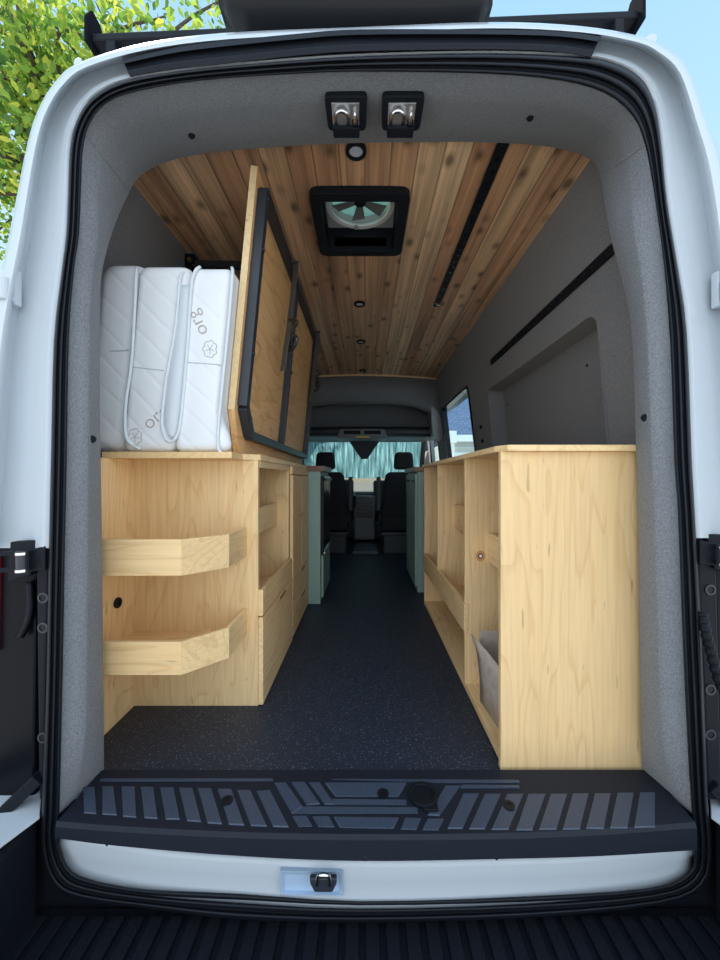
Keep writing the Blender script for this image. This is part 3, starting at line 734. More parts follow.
for k in range(seg):
    a = 2*math.pi*k/seg; m_ = max(abs(math.cos(a)), abs(math.sin(a))); sq.append(Vector((cx+iw*math.cos(a)/m_, cy+idp*math.sin(a)/m_, vr))); ci.append(Vector((cx+Rr*0.9*math.cos(a), cy+Rr*0.9*math.sin(a), vr)))
mb.loft([sq, ci, [p+Vector((0, 0, 0.04)) for p in ci], [p+Vector((0, 0, 0.04)) for p in sq], sq], True); mb.build('shroud', LGREY, vent)
MB().ring((cx, cy, vr-0.012), (0, 0, 1), Rr*0.99, Rr*0.87, 0.014, 40).build('ring', plain('white_plastic', (0.78, 0.80, 0.82), 0.4), vent)
MB().cyl((cx, cy, vr-0.0), (0, 0, 1), 0.025, 0.03, 20).build('hub', BLACKP, vent)
for k in range(6):
    a = math.pi/3*k+0.6; u = Vector((math.cos(a), math.sin(a), 0)); w = Vector((-u.y, u.x, 0)); c0 = Vector((cx, cy, vr+0.010))
    MB().prism([c0+u*0.018-w*0.012, c0+u*Rr*0.82-w*0.030+Vector((0, 0, .012)), c0+u*Rr*0.84+w*0.030, c0+u*0.018+w*0.012], (0, 0, 0.003)).build('blade', GREYP, vent)
MB().box(cx-iw, cx+iw, cy-idp, cy+idp, vr+0.055, vr+0.060).build('lid', glass('smoked_lid', (0.50, 0.62, 0.52), 0.9), vent)
MB().cyl((cx-0.02, cy+Rr*0.86, vr-0.022), (0, 0, 1), 0.009, 0.012, 14).build('knob', LGREY, vent)
# cut the ceiling open under the vent (real opening to the sky)
bm = bmesh.new(); bm.from_mesh(ceil_o.data)
bl = bm.verts[:]+bm.edges[:]+bm.faces[:]
for co, no in (((cx-iw, 0, 0), (1, 0, 0)), ((cx+iw, 0, 0), (1, 0, 0)), ((0, cy-idp, 0), (0, 1, 0)), ((0, cy+idp, 0), (0, 1, 0))):
    bmesh.ops.bisect_plane(bm, geom=bm.verts[:]+bm.edges[:]+bm.faces[:], plane_co=co, plane_no=no)
kill = [f for f in bm.faces if abs(f.calc_center_median().x-cx) < iw and abs(f.calc_center_median().y-cy) < idp]
bmesh.ops.delete(bm, geom=kill, context='FACES'); bm.to_mesh(ceil_o.data); bm.free()
bm = bmesh.new(); bm.from_mesh(body.data)
for co, no in (((cx-0.2, 0, 0), (1, 0, 0)), ((cx+0.2, 0, 0), (1, 0, 0)), ((0, cy-0.2, 0), (0, 1, 0)), ((0, cy+0.2, 0), (0, 1, 0))):
    bmesh.ops.bisect_plane(bm, geom=bm.verts[:]+bm.edges[:]+bm.faces[:], plane_co=Vector(co)-van.location if False else (co[0]-van.location.x if no[0] else 0, co[1]-van.location.y if no[1] else 0, 0), plane_no=no)
kill = [f for f in bm.faces if abs(f.calc_center_median().x+van.location.x-cx) < 0.2 and abs(f.calc_center_median().y+van.location.y-cy) < 0.2 and f.calc_center_median().z+van.location.z > 1.9]
bmesh.ops.delete(bm, geom=kill, context='FACES'); bm.to_mesh(body.data); bm.free()
bm = bmesh.new(); bm.from_mesh(body.data)
ly, lz = van.location.y, van.location.z
for y in (2.93, 4.08, 4.36, 5.10): bmesh.ops.bisect_plane(bm, geom=bm.verts[:]+bm.edges[:]+bm.faces[:], plane_co=(0, y-ly, 0), plane_no=(0, 1, 0))
for z in (0.74, 1.64): bmesh.ops.bisect_plane(bm, geom=bm.verts[:]+bm.edges[:]+bm.faces[:], plane_co=(0, 0, z-lz), plane_no=(0, 0, 1))
def winhole(p):
    y, z = p.y+ly, p.z+lz
    return z > 0.74 and z < 1.64 and ((p.x > 0 and 2.93 < y < 5.10) or 4.36 < y < 5.10)
bmesh.ops.delete(bm, geom=[f for f in bm.faces if winhole(f.calc_center_median())], context='FACES'); bm.to_mesh(body.data); bm.free()
# cargo tracks
xa, ya = onceil(502, 142); xb, yb = onceil(437, 305); xt = (xa+xb)/2
tr1 = thing('cargo_track', (xt, ya, ZC(xt)), 'black cargo track screwed along the cedar ceiling', 'cargo track', 'cargo tracks')
mb = MB(); mb.box(xt-0.019, xt+0.019, 1.10, yb, ZC(xt)-0.011, ZC(xt)+0.0); k = 1.14; mb.cur = 1
while k < yb-0.02: mb.cyl((xt, k, ZC(xt)-0.0108), (0, 0, -1), 0.009, 0.001, 12); k += 0.05
mb.build('rail', [BLACKP, BLACKG], tr1)
MB().tube([(xt-0.012, yb-0.06, ZC(xt)-0.014), (xt-0.008, yb-0.06, ZC(xt)-0.03), (xt+0.008, yb-0.06, ZC(xt)-0.03), (xt+0.012, yb-0.06, ZC(xt)-0.014)], 0.004, 8).build('tie_ring', CHROME, tr1)
zt = 1.571; xw = XR(zt)
tr2 = thing('cargo_track', (xw, 1.2, zt), 'black cargo track running along the grey fabric wall above the recess', 'cargo track', 'cargo tracks')
mb = MB(); mb.beam((xw-0.006, 1.10, zt), (xw-0.006, 2.43, zt), 0.012, 0.036); k = 1.14; mb.cur = 1
while k < 2.4: mb.cyl((xw-0.0118, k, zt), (-1, 0, 0), 0.009, 0.001, 12); k += 0.05
mb.build('rail', [BLACKP, BLACKG], tr2)

# header latch sockets
cy_latch = []
def latch(px, py, lab):
    yf = lambda p: interp([(75, 0.965), (110, 1.045), (145, 1.17)], p)
    c = trim_pt(px, py, 0.45); c = P(px, py, c.y+0.005)
    if not cy_latch: cy_latch.extend((c.y, c.z-0.004))
    c.z -= 0.004
    e1 = (P(px, py+12, c.y+0.06)-P(px, py-12, c.y-0.04)); e1.x = 0; e1.z = max(e1.z, 0.0)
    a0 = P(px, 92, 0.99); a1 = P(px, 131, 1.10)
    o0 = rows[2][15*4]; o1 = rows[4][15*4]; v = (o1-o0); v.x = 0; v.normalize(); v = (v+Vector((0, 0, -0.42))).normalized()      # the socket faces down and back towards the doorway
    nrm = Vector((0, v.z, -v.y)); 
    if nrm.z > 0: nrm = -nrm
    u = Vector((1, 0, 0)); Mx = lambda a, b, h: c+u*a+v*b+nrm*h
    c = Vector((c.x, cy_latch[0], cy_latch[1]))+nrm*0.024+v*-0.012
    root = thing('latch_socket', c, lab, 'latch', 'header latch sockets')
    ol = round_poly([Vector((-0.058, -0.055, 0)), Vector((0.058, -0.055, 0)), Vector((0.055, 0.032, 0)), Vector((-0.055, 0.032, 0))], 0.014, 4)
    mb = MB(); mb.loft([[Mx(p.x, p.y, -0.05) for p in ol], [Mx(p.x, p.y, 0.014) for p in ol]], True, cap=True)
    mb.build('housing', BLACKP, root, bevel=0.004)
    mb = MB(); q = [(-0.040, -0.040), (0.036, -0.040), (0.035, 0.016), (-0.039, 0.016)]; mb.prism([Mx(a, b, 0.014) for a, b in q], nrm*0.003); mb.build('striker_plate', SATIN, root, bevel=0.001)
    mb = MB(); mb.tube(catmull([Mx(-0.030, 0.012, 0.016), Mx(-0.031, -0.012, 0.024), Mx(-0.026, -0.024, 0.028), Mx(-0.013, -0.030, 0.029), Mx(0.000, -0.024, 0.028), Mx(0.005, -0.012, 0.024), Mx(0.004, 0.012, 0.016)], 4), 0.0055, 10)
    mb.build('striker_loop', CHROME, root, smooth=True)
    mb = MB(); mb.tube([Mx(0.024, 0.012, 0.016), Mx(0.024, 0.004, 0.022), Mx(0.024, -0.012, 0.026), Mx(0.024, -0.026, 0.028)], 0.006, 12, radii=[0.008, 0.0065, 0.0055, 0.002]); mb.build('guide_pin', CHROME, root, smooth=True)
    mb = MB(); mb.tube([Mx(0.024, 0.014, 0.016), Mx(0.024, 0.000, 0.022)], 0.0095, 12); mb.build('pin_collar', BLACKP, root)
    mb = MB(); mb.prism([Mx(-0.041, 0.012, 0.012), Mx(0.037, 0.012, 0.012), Mx(0.036, 0.040, 0.012), Mx(-0.040, 0.040, 0.012)], nrm*0.016); mb.build('hood', BLACKP, root, bevel=0.003)
latch(347, 112, 'black latch socket with chrome loop on grey header, the left one of two')
latch(401, 109, 'black latch socket with chrome loop on grey header, the right one of two')

# ------------------------------------------------------------------ left bench cabinet
lc = thing('storage_cabinet', (-0.6, 1.7, 0), 'maple plywood cabinet with tray shelves and open cubby, under the folded mattress', 'cabinet')
XF = -0.378                                                         # carcass front, fronts overlay to -0.36
bx('end_panel', PLY[2], lc, -0.82, XF, 1.307, 1.325, 0.0, 0.868)
bx('wall_panel', PLY[2], lc, -0.835, -0.815, 1.045, 1.307, 0.0, 0.868)
MB().prism([(-0.84, 1.18, 0.868), (-0.425, 1.18, 0.868), (-0.425, 1.285, 0.868), (-0.372, 1.32, 0.868), (-0.372, 2.365, 0.868), (-0.84, 2.365, 0.868)], (0, 0, 0.021)).build('top', PLY[1], lc, bevel=0.0015)
bx('base_board', PLY[1], lc, -0.82, XF-0.004, 1.325, 2.355, 0.002, 0.02)
bx('back_panel', PLY[2], lc, -0.835, -0.82, 1.307, 2.36, 0.0, 0.868)
bx('divider', PLY[2], lc, -0.82, XF, 1.83, 1.848, 0.02, 0.868)
bx('far_panel', PLY[2], lc, -0.82, XF, 2.345, 2.362, 0.0, 0.868)
bx('cubby_floor', PLY[1], lc, -0.82, XF, 1.325, 1.83, 0.305, 0.322)
bx('face_rail', PLY[1], lc, XF-0.018, XF+0.002, 1.33, 1.83, 0.842, 0.868)
bx('face_rail', PLY[1], lc, XF, -0.362, 1.85, 2.36, 0.826, 0.866)
bx('cubby_lip', PLY[1], lc, XF, -0.36, 1.307, 1.828, 0.318, 0.410)
# inner shelf tray in the cubby
sh = bx('shelf', PLY[1], lc, -0.81, -0.447, 1.33, 1.826, 0.579, 0.592)
bx('shelf_lip', PLY[1], sh, -0.447, -0.433, 1.33, 1.826, 0.579, 0.686)
# doors and drawers
for ya, yb_ in ((1.852, 2.100), (2.106, 2.360)):
    d = bx('door', PLY[2], lc, XF+0.001, -0.36, ya, yb_, 0.302, 0.822)
    yk = yb_-0.03 if ya < 2 else ya+0.03
    MB().ring((-0.361, yk, 0.60), (1, 0, 0), 0.011, 0.008, 0.002, 20).build('finger_hole', KNOTD, d)
for ya, yb_ in ((1.307, 1.842), (1.850, 2.360)):
    for za, zb in ((0.012, 0.152), (0.158, 0.300)) if ya > 1.5 else ((0.004, 0.312),):
        d = bx('drawer', PLY[1], lc, XF+0.001, -0.36, ya, yb_, za, zb)
        ym = (ya+yb_)/2+0.05; mb = MB(); mb.box(-0.3615, -0.3592, ym-0.055, ym+0.055, zb-0.022, zb-0.012); mb.build('finger_slot', KNOTD, d)
# corner tray shelves on the cabinet's end
def tray(z0, z1):
    pl = [(-0.735, 1.036), (-0.514, 1.036), (-0.417, 1.135), (-0.417, 1.307)]
    inner = [(-0.735, 1.049), (-0.519, 1.049), (-0.429, 1.140), (-0.429, 1.307)]
    mb = MB(); mb.prism([(-0.815, 1.049, z0), *[(a, b, z0) for a, b in inner], (-0.815, 1.307, z0)], (0, 0, 0.012))
    root = mb.build('tray_shelf', PLY[0], lc)
    pl[0] = (-0.815, 1.036); inner[0] = (-0.815, 1.049)
    for k, nm in enumerate(('front_lip', 'corner_lip', 'side_lip')):
        q = [pl[k], pl[k+1], inner[k+1], inner[k]]
        MB().prism([(a, b, z0) for a, b in q], (0, 0, z1-z0)).build(nm, PLY[0] if k < 2 else PLY[1], root, bevel=0.0012)
tray(0.252, 0.345); tray(0.530, 0.632)
c = Vector((-0.8145, 1.215, 0.395))
g = MB().ring(c, (1, 0, 0), 0.017, 0.010, 0.006, 24).cyl(c, (1, 0, 0), 0.011, 0.003, 20).build('cable_grommet', BLACKP, lc)

# ------------------------------------------------------------------ folding bed panel
bed = thing('bed_platform', (-0.45, 2.0, 0.889), 'plywood bed platform on black steel frame, folded up against the mattress', 'bed platform')
TX = lambda z: -0.4545+0.0945*(z-0.893)
def on(y, z, w): return Vector((TX(z), y, z))+Vector((0.9955, 0, -0.0941))*w
poly = [(1.337, 0.8905), (2.67, 0.8905), (2.67, 1.86), (1.25, 1.86), (1.25, 1.035)]
MB().prism([on(y, z, -0.022) for y, z in poly], Vector((0.9955, 0, -0.0941))*0.022).build('panel', [FIR], bed, bevel=0.0015)
e = MB(); e.prism([on(1.2485, 1.858, -0.0222), on(1.2485, 1.036, -0.0222), on(1.2485, 1.036, 0.0002), on(1.2485, 1.858, 0.0002)], (0, 0.002, 0)); e.build('edge_band', EDGE, bed)
def bar(mb, a, b, w=0.033, hh=0.033):
    A, B = on(*a, hh/2+0.001), on(*b, hh/2+0.001); mb.beam(A, B, w, hh, up=(0.9955, 0, -0.0941))
mb = MB()
pts = [(1.285, 1.80), (1.285, 1.055), (1.375, 0.965), (2.65, 0.965), (2.65, 1.80)]
for a, b in zip(pts, pts[1:]+pts[:1]): bar(mb, a, b)
frm = mb.build('steel_frame', STEEL, bed, bevel=0.002)
mb = MB(); bar(mb, (1.90, 0.975), (1.90, 1.79), 0.03, 0.03); mb.build('cross_bar', STEEL, frm, bevel=0.002)
for y, z in ((1.285, 1.60), (1.285, 1.24), (1.32, 1.02), (1.90, 1.35), (2.65, 1.45), (1.285, 1.775)):
    MB().cyl(on(y, z, 0.034), (0.9955, 0, -0.0941), 0.007, 0.005, 12).build('bolt', STEEL, frm)
def strap(y, ztop, zbuck, zend, lab, drift):
    r = thing('cam_strap', on(y, ztop, 0.05), lab, 'strap', 'cam buckle straps on the bed frame')
    path = [(0.0, ztop+0.015, 0.036), (0.1, ztop-0.03, 0.042), (0.4, (ztop+zbuck)/2, 0.045), (0.6, zbuck, 0.045), (0.8, zbuck-0.06, 0.045), (1.0, zend, 0.046)]
    def at(t, z, o, e): return on(y-drift*t-0.012*e, z, o+0.013*(1+e))
    mb = MB(); mb.loft([[at(*q, -1) for q in path], [at(*q, 1) for q in path]]); mb.build('webbing', WEB, r, solid=0.003)
    yb_ = y-drift*0.6; mb = MB(); mb.prism([on(yb_+0.018, zbuck+0.02, 0.048), on(yb_-0.014, zbuck+0.02, 0.080), on(yb_-0.014, zbuck-0.05, 0.080), on(yb_+0.018, zbuck-0.05, 0.048)], Vector((0.012, 0.012, 0)))
    mb.tube(catmull([on(yb_+0.01, zbuck+0.07, 0.055), on(yb_-0.02, zbuck+0.05, 0.10), on(yb_+0.015, zbuck+0.01, 0.058), on(yb_-0.02, zbuck-0.02, 0.105), on(yb_+0.01, zbuck-0.07, 0.075), on(yb_+0.02, zbuck-0.03, 0.052), on(yb_-0.01, zbuck+0.03, 0.085)], 5), 0.009, 8)
    mb.build('buckle', BUCKLE, r, bevel=0.002)
    mb = MB(); mb.tube([on(y+0.006, ztop+0.005, 0.036), on(y+0.006, ztop+0.005, 0.052), on(y-0.02, ztop+0.005, 0.066), on(y-0.02, ztop+0.005, 0.036)], 0.005, 8); mb.build('hook', STEEL, r)
BUCKLE = plain('dark_buckle_steel', (0.10, 0.10, 0.105), 0.3, metal=0.8)
strap(1.70, 1.79, 1.45, 1.28, 'black cam buckle strap on the bed frame, between doorway end and cross bar', 0.09)
strap(2.50, 1.79, 1.47, 1.32, 'black cam buckle strap at the cab end of the bed frame', 0.05)
# stay bar from the wall to the panel
sb = thing('stay_bar', (-0.6, 1.80, 1.845), 'black steel stay bar from left wall to bed platform, just under the ceiling', 'stay bar')
MB().beam((XL(1.85)+0.045, 1.80, 1.845), (TX(1.845)-0.026, 1.80, 1.838), 0.03, 0.03).build('bar', STEEL, sb, bevel=0.002)
mb = MB(); mb.box(XL(1.85)+0.004, XL(1.85)+0.05, 1.775, 1.83, 1.815, 1.885); mb.build('bracket', BLACKP, sb, bevel=0.003)
MB().cyl((XL(1.85)+0.03, 1.775, 1.852), (0, -1, 0), 0.010, 0.010, 16).build('pin', BRASS, sb)

# ------------------------------------------------------------------ folded mattress
mt = thing('folded_mattress', (-0.64, 1.8, 0.889), 'white quilted mattress folded in three, upright on the cabinet behind bed platform', 'mattress')
MY = 1.19
xm = lambda px: (px-CX)*MY/F
zm = lambda py: H-(py-CY)*MY/F
def sstep(a, b, t):
    t = max(0.0, min(1.0, (t-a)/(b-a))); return t*t*(3-2*t)
def slab(xa, xb, y0, y1, z0, z1, r, nm, lip=0.0):
    # upright fold leaning with the bed panel; rounded rectangle sections along its length
    rect = round_poly([Vector((xa, 0, z0)), Vector((xb, 0, z0)), Vector((xb, 0, z1)), Vector((xa, 0, z1))], r, 6)
    # denser outline
    ol = []
    for a, b in zip(rect, rect[1:]+rect[:1]):
        k = max(1, int((b-a).length/0.03)); ol += [a.lerp(b, q/k) for q in range(k)]
    c = Vector(((xa+xb)/2, 0, (z0+z1)/2)); rws = []
    def sec(y, ins):
        out = []
        for p in ol:
            x = p.x-math.copysign(min(ins, abs(p.x-c.x)), p.x-c.x); z = p.z-math.copysign(min(ins, abs(p.z-c.z)), p.z-c.z)
            x += 0.0945*(z-0.893)
            if lip and p.x > c.x: x += lip*(1-sstep(0.91, 1.03, z))*(1-sstep(y0+0.01, y0+0.10, y))
            out.append(Vector((x, y, z)))
        return out
    for d in (0.0, 0.15, 0.4, 0.7, 1.0):
        rws.append(sec(y0+r*(1-math.sqrt(max(0, 1-(1-d)**2))) if False else y0+r*(1-math.cos((d)*math.pi/2)), r*(1-math.sin(d*math.pi/2))))
    ys = [y0+0.06, y0+0.1, y0+0.16, y0+0.3]+[lerp(y0+0.3, y1-r, k/6) for k in range(1, 7)]
    for y in ys: rws.append(sec(y, 0.0))
    rws.append(sec(y1, r*0.8))
    mb = MB(); mb.loft(rws, True, cap=True); o = mb.build(nm, QUILT, mt, smooth=True)
    return o
xe = TX(0.893)-0.026
slab(-0.935, xm(125), MY+0.012, 2.34, 0.8905, zm(257), 0.05, 'mattress_fold')
slab(xm(119), xm(172), MY, 2.34, 0.8905, zm(263.5), 0.030, 'mattress_fold')
slab(xm(172), xe, MY, 2.34, 0.8905, zm(266), 0.026, 'mattress_fold', lip=0.045)
def pipe(pts, r=0.0052, nm='piping', dy=-0.004, mat=None):
    mb = MB(); mb.tube(catmull([P(a, b, MY+dy+(q[0] if q else 0)) for a, b, *q in pts], 5), r, 10); return mb.build(nm, mat or PIPING, mt, smooth=True)
pipe([(137, 268, .015), (136, 276), (134, 320), (131, 365), (126, 400), (125, 425), (128, 441), (140, 449, .012)])
pipe([(184, 273, .012), (180, 280), (175, 330), (166, 380), (162, 420), (165, 437), (171, 441.5), (177, 435), (181, 415), (187, 350), (191, 290), (195, 272), (200, 267, .012)])
pipe([(232, 268, .015), (232.5, 276), (229, 320), (224, 370), (219, 420), (218, 445), (222, 453), (231, 453.5, .01)])
# pale strip inside the fold between the two middle pipes
mb = MB(); L1 = catmull([(181, 285), (176, 330), (167.5, 380), (164, 420), (168, 436)], 5); L2 = catmull([(192.5, 285), (186, 350), (181, 400), (178, 425), (174, 437)], 5)
mb.loft([[P(a, b, MY-0.0030) for a, b in L1], [P((a+c)/2, (b+d)/2, MY-0.0022) for (a, b), (c, d) in zip(L1, L2)], [P(a, b, MY-0.0030) for a, b in L2]])
mb.build('border_fold', PIPING, mt, smooth=True, solid=0.001)
for q in ([(103, 351, .015), (116, 351, .012), (129, 350, .012)], [(133, 367), (150, 369), (164, 370.5)], [(188, 362.5), (205, 363.5), (221, 365)]):
    pipe(q, 0.0016, 'seam', 0.0, plain('seam_grey', (0.5, 0.53, 0.57), 0.8))
def write(body, px, py, ang, size):
    Mx = Matrix.Translation(P(px, py, MY-0.0006)) @ Matrix.Rotation(math.radians(90), 4, 'X') @ Matrix.Rotation(math.radians(ang), 4, 'Z')
    text_mesh('printed_lettering', body, size, PRINT, mt, Mx, 0.0006, bold=-0.0009)
write('org', 155.5, 417, 40, 0.064)
write('org', 197.5, 323, 117, 0.062)
def leafprint(px, py, r):
    pts = []
    for k in range(49):
        a = 2*math.pi*k/48; rr = r*(0.78+0.22*abs(math.sin(a*3.5))); pts.append(P(px+rr*math.cos(a)*0.8, py+rr*math.sin(a), MY-0.0008))
    mb = MB(); mb.tube(pts, 0.0009, 6)
    for k in range(5):
        a = 2*math.pi*k/5+.3; mb.tube([P(px, py, MY-0.0008), P(px+r*.5*math.cos(a), py+r*.6*math.sin(a), MY-0.0008)], 0.0008, 6)
    mb.build('printed_leaf', PRINT, mt)
leafprint(135, 437, 9); leafprint(210, 349, 9)

# ------------------------------------------------------------------ right cabinet
rc = thing('storage_cabinet', (0.6, 1.7, 0), 'maple plywood cabinet with blank end panel and open bays, beneath the right wall recess', 'cabinet')
XG = 0.378
bx('end_panel', PLY[2], rc, 0.373, 0.845, 1.017, 1.035, 0.0, 0.877)
MB().prism([(0.385, 0.999, 0.877), (0.86, 0.999, 0.877), (0.86, 2.372, 0.877), (0.366, 2.372, 0.877), (0.366, 1.045, 0.877)], (0, 0, 0.017)).build('top', PLY[1], rc, bevel=0.0015)
bx('back_panel', PLY[2], rc, 0.83, 0.845, 1.035, 2.37, 0.0, 0.877)
bx('base_board', PLY[1], rc, XG+0.002, 0.83, 1.035, 2.352, 0.004, 0.028)
dv = bx('divider', PLY[2], rc, XG, 0.83, 1.398, 1.416, 0.028, 0.877)
bx('divider', PLY[2], rc, XG, 0.83, 1.925, 1.943, 0.225, 0.877)
bx('far_panel', PLY[2], rc, XG, 0.83, 2.352, 2.370, 0.0, 0.877)
bx('bay_floor', PLY[1], rc, XG+0.012, 0.83, 1.416, 2.352, 0.235, 0.250)
bx('front_lip', PLY[1], rc, XG-0.004, XG+0.012, 1.395, 2.366, 0.223, 0.332)
for ya, yb_, zt_, zb_ in ((1.036, 1.397, 0.598, 0.488), (1.417, 1.924, 0.672, 0.552), (1.944, 2.351, 0.672, 0.552)):
    s_ = bx('shelf', PLY[1], rc, 0.484, 0.83, ya, yb_, zb_, zb_+0.013)
    bx('shelf_lip', PLY[1], s_, 0.466, 0.484, ya, yb_, zb_, zt_)
kp = Vector(((480.5-CX)*1.398/F, 1.398, H-(556-CY)*1.398/F))
mb = MB(); ring = [kp+Vector((0.017*math.cos(a*.2618)*(1+.15*math.sin(3*a)), -0.0008, 0.021*math.sin(a*.2618))) for a in range(24)]
mb.prism(ring, (0, 0.0006, 0)); k_ = mb.build('wood_knot', KNOTR, dv); k_['label'] = 'brown wood knot'
mb = MB(); mb.prism([kp+Vector((0.009*math.cos(a*.2618), -0.0015, 0.011*math.sin(a*.2618))) for a in range(24)], (0, 0.0006, 0)); mb.build('knot_heart', KNOTD, k_)
mb = MB(); mb.prism([kp+Vector((0.005*math.cos(a*.2618), -0.0022, 0.006*math.sin(a*.2618))) for a in range(24)], (0, 0.0006, 0)); mb.build('knot_hole', TRIMW, k_)
# open carton standing in the nearest bay
cb = thing('paper_carton', (0.55, 1.16, 0.028), 'grey-brown open carton standing in the bay nearest the cabinet end panel', 'carton')
mb = MB()
def sheet(q, t): mb.prism(q, t)
sheet([(0.40, 1.285, 0.029), (0.68, 1.285, 0.029), (0.68, 1.285, 0.275), (0.40, 1.285, 0.275)], (0, 0.004, 0))
sheet([(0.425, 1.05, 0.029), (0.68, 1.05, 0.029), (0.68, 1.05, 0.22), (0.43, 1.05, 0.20)], (0, 0.004, 0))
sheet([(0.676, 1.05, 0.029), (0.676, 1.285, 0.029), (0.676, 1.285, 0.275), (0.676, 1.05, 0.22)], (0.004, 0, 0))
sheet([(0.425, 1.05, 0.029), (0.68, 1.05, 0.029), (0.68, 1.285, 0.029), (0.40, 1.285, 0.029)], (0, 0, 0.004))
mb.build('body', CARD, cb)
mb = MB(); rr = []
for t in range(7):
    u = t/6; y = lerp(1.05, 1.285, u)
    rr.append([(lerp(0.421, 0.400, u), y, 0.029), (lerp(0.420, 0.398, u), y, 0.12), (lerp(0.424, 0.388, u), y, lerp(0.17, 0.20, u)), (lerp(0.430, 0.368, u**1.5), y, lerp(0.192, 0.263, u))])
mb.loft(rr); mb.build('side_flap', CARD, cb, solid=0.003, smooth=True)

# ------------------------------------------------------------------ galleys
lg = thing('galley_cabinet', (-0.55, 2.65, 0), 'sage green galley with butcher block worktop and black fridge, past the left cabinet', 'cabinet', 'sage green galley cabinets')
bx('body', SAGE, lg, -0.84, -0.287, 2.375, 2.88, 0.0, 0.852, bevel=0.002)
bx('worktop', BUTCH, lg, -0.86, -0.262, 2.368, 2.90, 0.852, 0.8885, bevel=0.003)
fd = bx('fridge_door', BLACKG, lg, -0.286, -0.268, 2.42, 2.86, 0.315, 0.825, bevel=0.004)
MB().beam((-0.258, 2.44, 0.80), (-0.258, 2.84, 0.80), 0.012, 0.014).build('handle', STEEL, fd, bevel=0.002)
MB().beam((-0.264, 2.41, 0.322), (-0.264, 2.86, 0.322), 0.012, 0.008).build('trim_strip', CHROME, fd)
bx('drawer', SAGE, lg, -0.286, -0.272, 2.42, 2.86, 0.03, 0.30, bevel=0.002)
rg = thing('galley_cabinet', (0.6, 2.9, 0), 'sage green galley with panelled doors and wooden worktop, past the right cabinet', 'cabinet', 'sage green galley cabinets')
bx('body', SAGE, rg, 0.372, 0.86, 2.62, 3.22, 0.0, 0.855, bevel=0.002)
bx('worktop', BUTCH, rg, 0.345, 0.88, 2.60, 3.24, 0.855, 0.889, bevel=0.003)
for ya, yb_ in ((2.63, 2.92), (2.93, 3.21)):
    d = bx('door', SAGE, rg, 0.357, 0.371, ya, yb_, 0.04, 0.84, bevel=0.002)
    MB().beam((0.349, ya+0.04, 0.79), (0.349, ya+0.13, 0.79), 0.008, 0.012).build('handle', BLACKP, d)
    mb = MB(); mb.box(0.3555, 0.3575, ya+0.05, yb_-0.05, 0.10, 0.74); mb.build('door_panel', SAGE, d, bevel=0.001)

# ------------------------------------------------------------------ front seats
def seat(cx, lab, s):
    r = thing('front_seat', (cx, 3.95, 0.0), lab, 'seat', 'front seats')
    def rb(nm, mat, x0, x1, y0, y1, z0, z1, bv, taper=0.0, lean=0.0):
        mb = MB(); zs = [lerp(z0, z1, k/4) for k in range(5)]
        rws = []
        for k, z in enumerate(zs):
            t = k/4; w = taper*(t**2); ln = lean*t
            rws.append([(x0+w, y0-ln, z), (x1-w, y0-ln, z), (x1-w, y1-ln, z), (x0+w, y1-ln, z)])
        mb.loft(rws, True, cap=True)
        return mb.build(nm, mat, r, bevel=bv, seg=4)
    rb('pedestal', DKGREY, cx-0.21, cx+0.21, 3.98, 4.36, 0.0, 0.20, 0.012)
    rb('swivel_plate', STEEL, cx-0.23, cx+0.23, 3.96, 4.38, 0.20, 0.235, 0.005)
    rb('seat_cushion', SEAT_FABRIC, cx-0.25, cx+0.25, 3.95, 4.45, 0.245, 0.40, 0.045)
    rb('backrest', SEAT_FABRIC, cx-0.245, cx+0.245, 3.97, 4.09, 0.30, 0.88, 0.05, taper=0.06, lean=0.06)
    rb('headrest', SEAT_FABRIC, cx-0.105, cx+0.105, 3.88, 3.98, 0.905, 1.09, 0.035, taper=0.015)
    for q in (-0.05, 0.05): MB().cyl((cx+q, 3.94, 0.86), (0, 0, 1), 0.007, 0.07, 10).build('headrest_post', CHROME, r)
    xa = cx-s*0.265; rb('armrest', DKGREY, xa-0.022, xa+0.022, 3.93, 4.00, 0.46, 0.83, 0.012)
    MB().box(xa-0.02, xa+0.02, 3.95, 4.12, 0.25, 0.33).build('buckle_stalk', BLACKP, r, bevel=0.01)
    MB().cyl((cx-s*0.24, 3.97, 0.27), (-s, 0, 0), 0.02, 0.03, 14).build('recline_knob', STEEL, r)
    return r
seat(-0.42, 'dark cloth front seat beyond the sage galley with the black fridge', -1)
seat(0.41, 'dark cloth front seat beyond the sage galley with panelled doors', 1)
# the rubber step mat between the seats
sm = MB(); sm.loft([[(-0.13, 3.95, 0.004), (0.14, 3.95, 0.004)], [(-0.13, 3.96, 0.03), (0.14, 3.96, 0.03)], [(-0.10, 4.35, 0.06), (0.12, 4.35, 0.06)], [(-0.10, 4.40, 0.004), (0.12, 4.40, 0.004)]])
o = sm.build('cab_floor_mat', plain('blue_grey_mat', (0.07, 0.085, 0.11), 0.6), solid=0.004); tag(o, 'blue-grey rubber floor mat lying between the two front seats', 'mat')
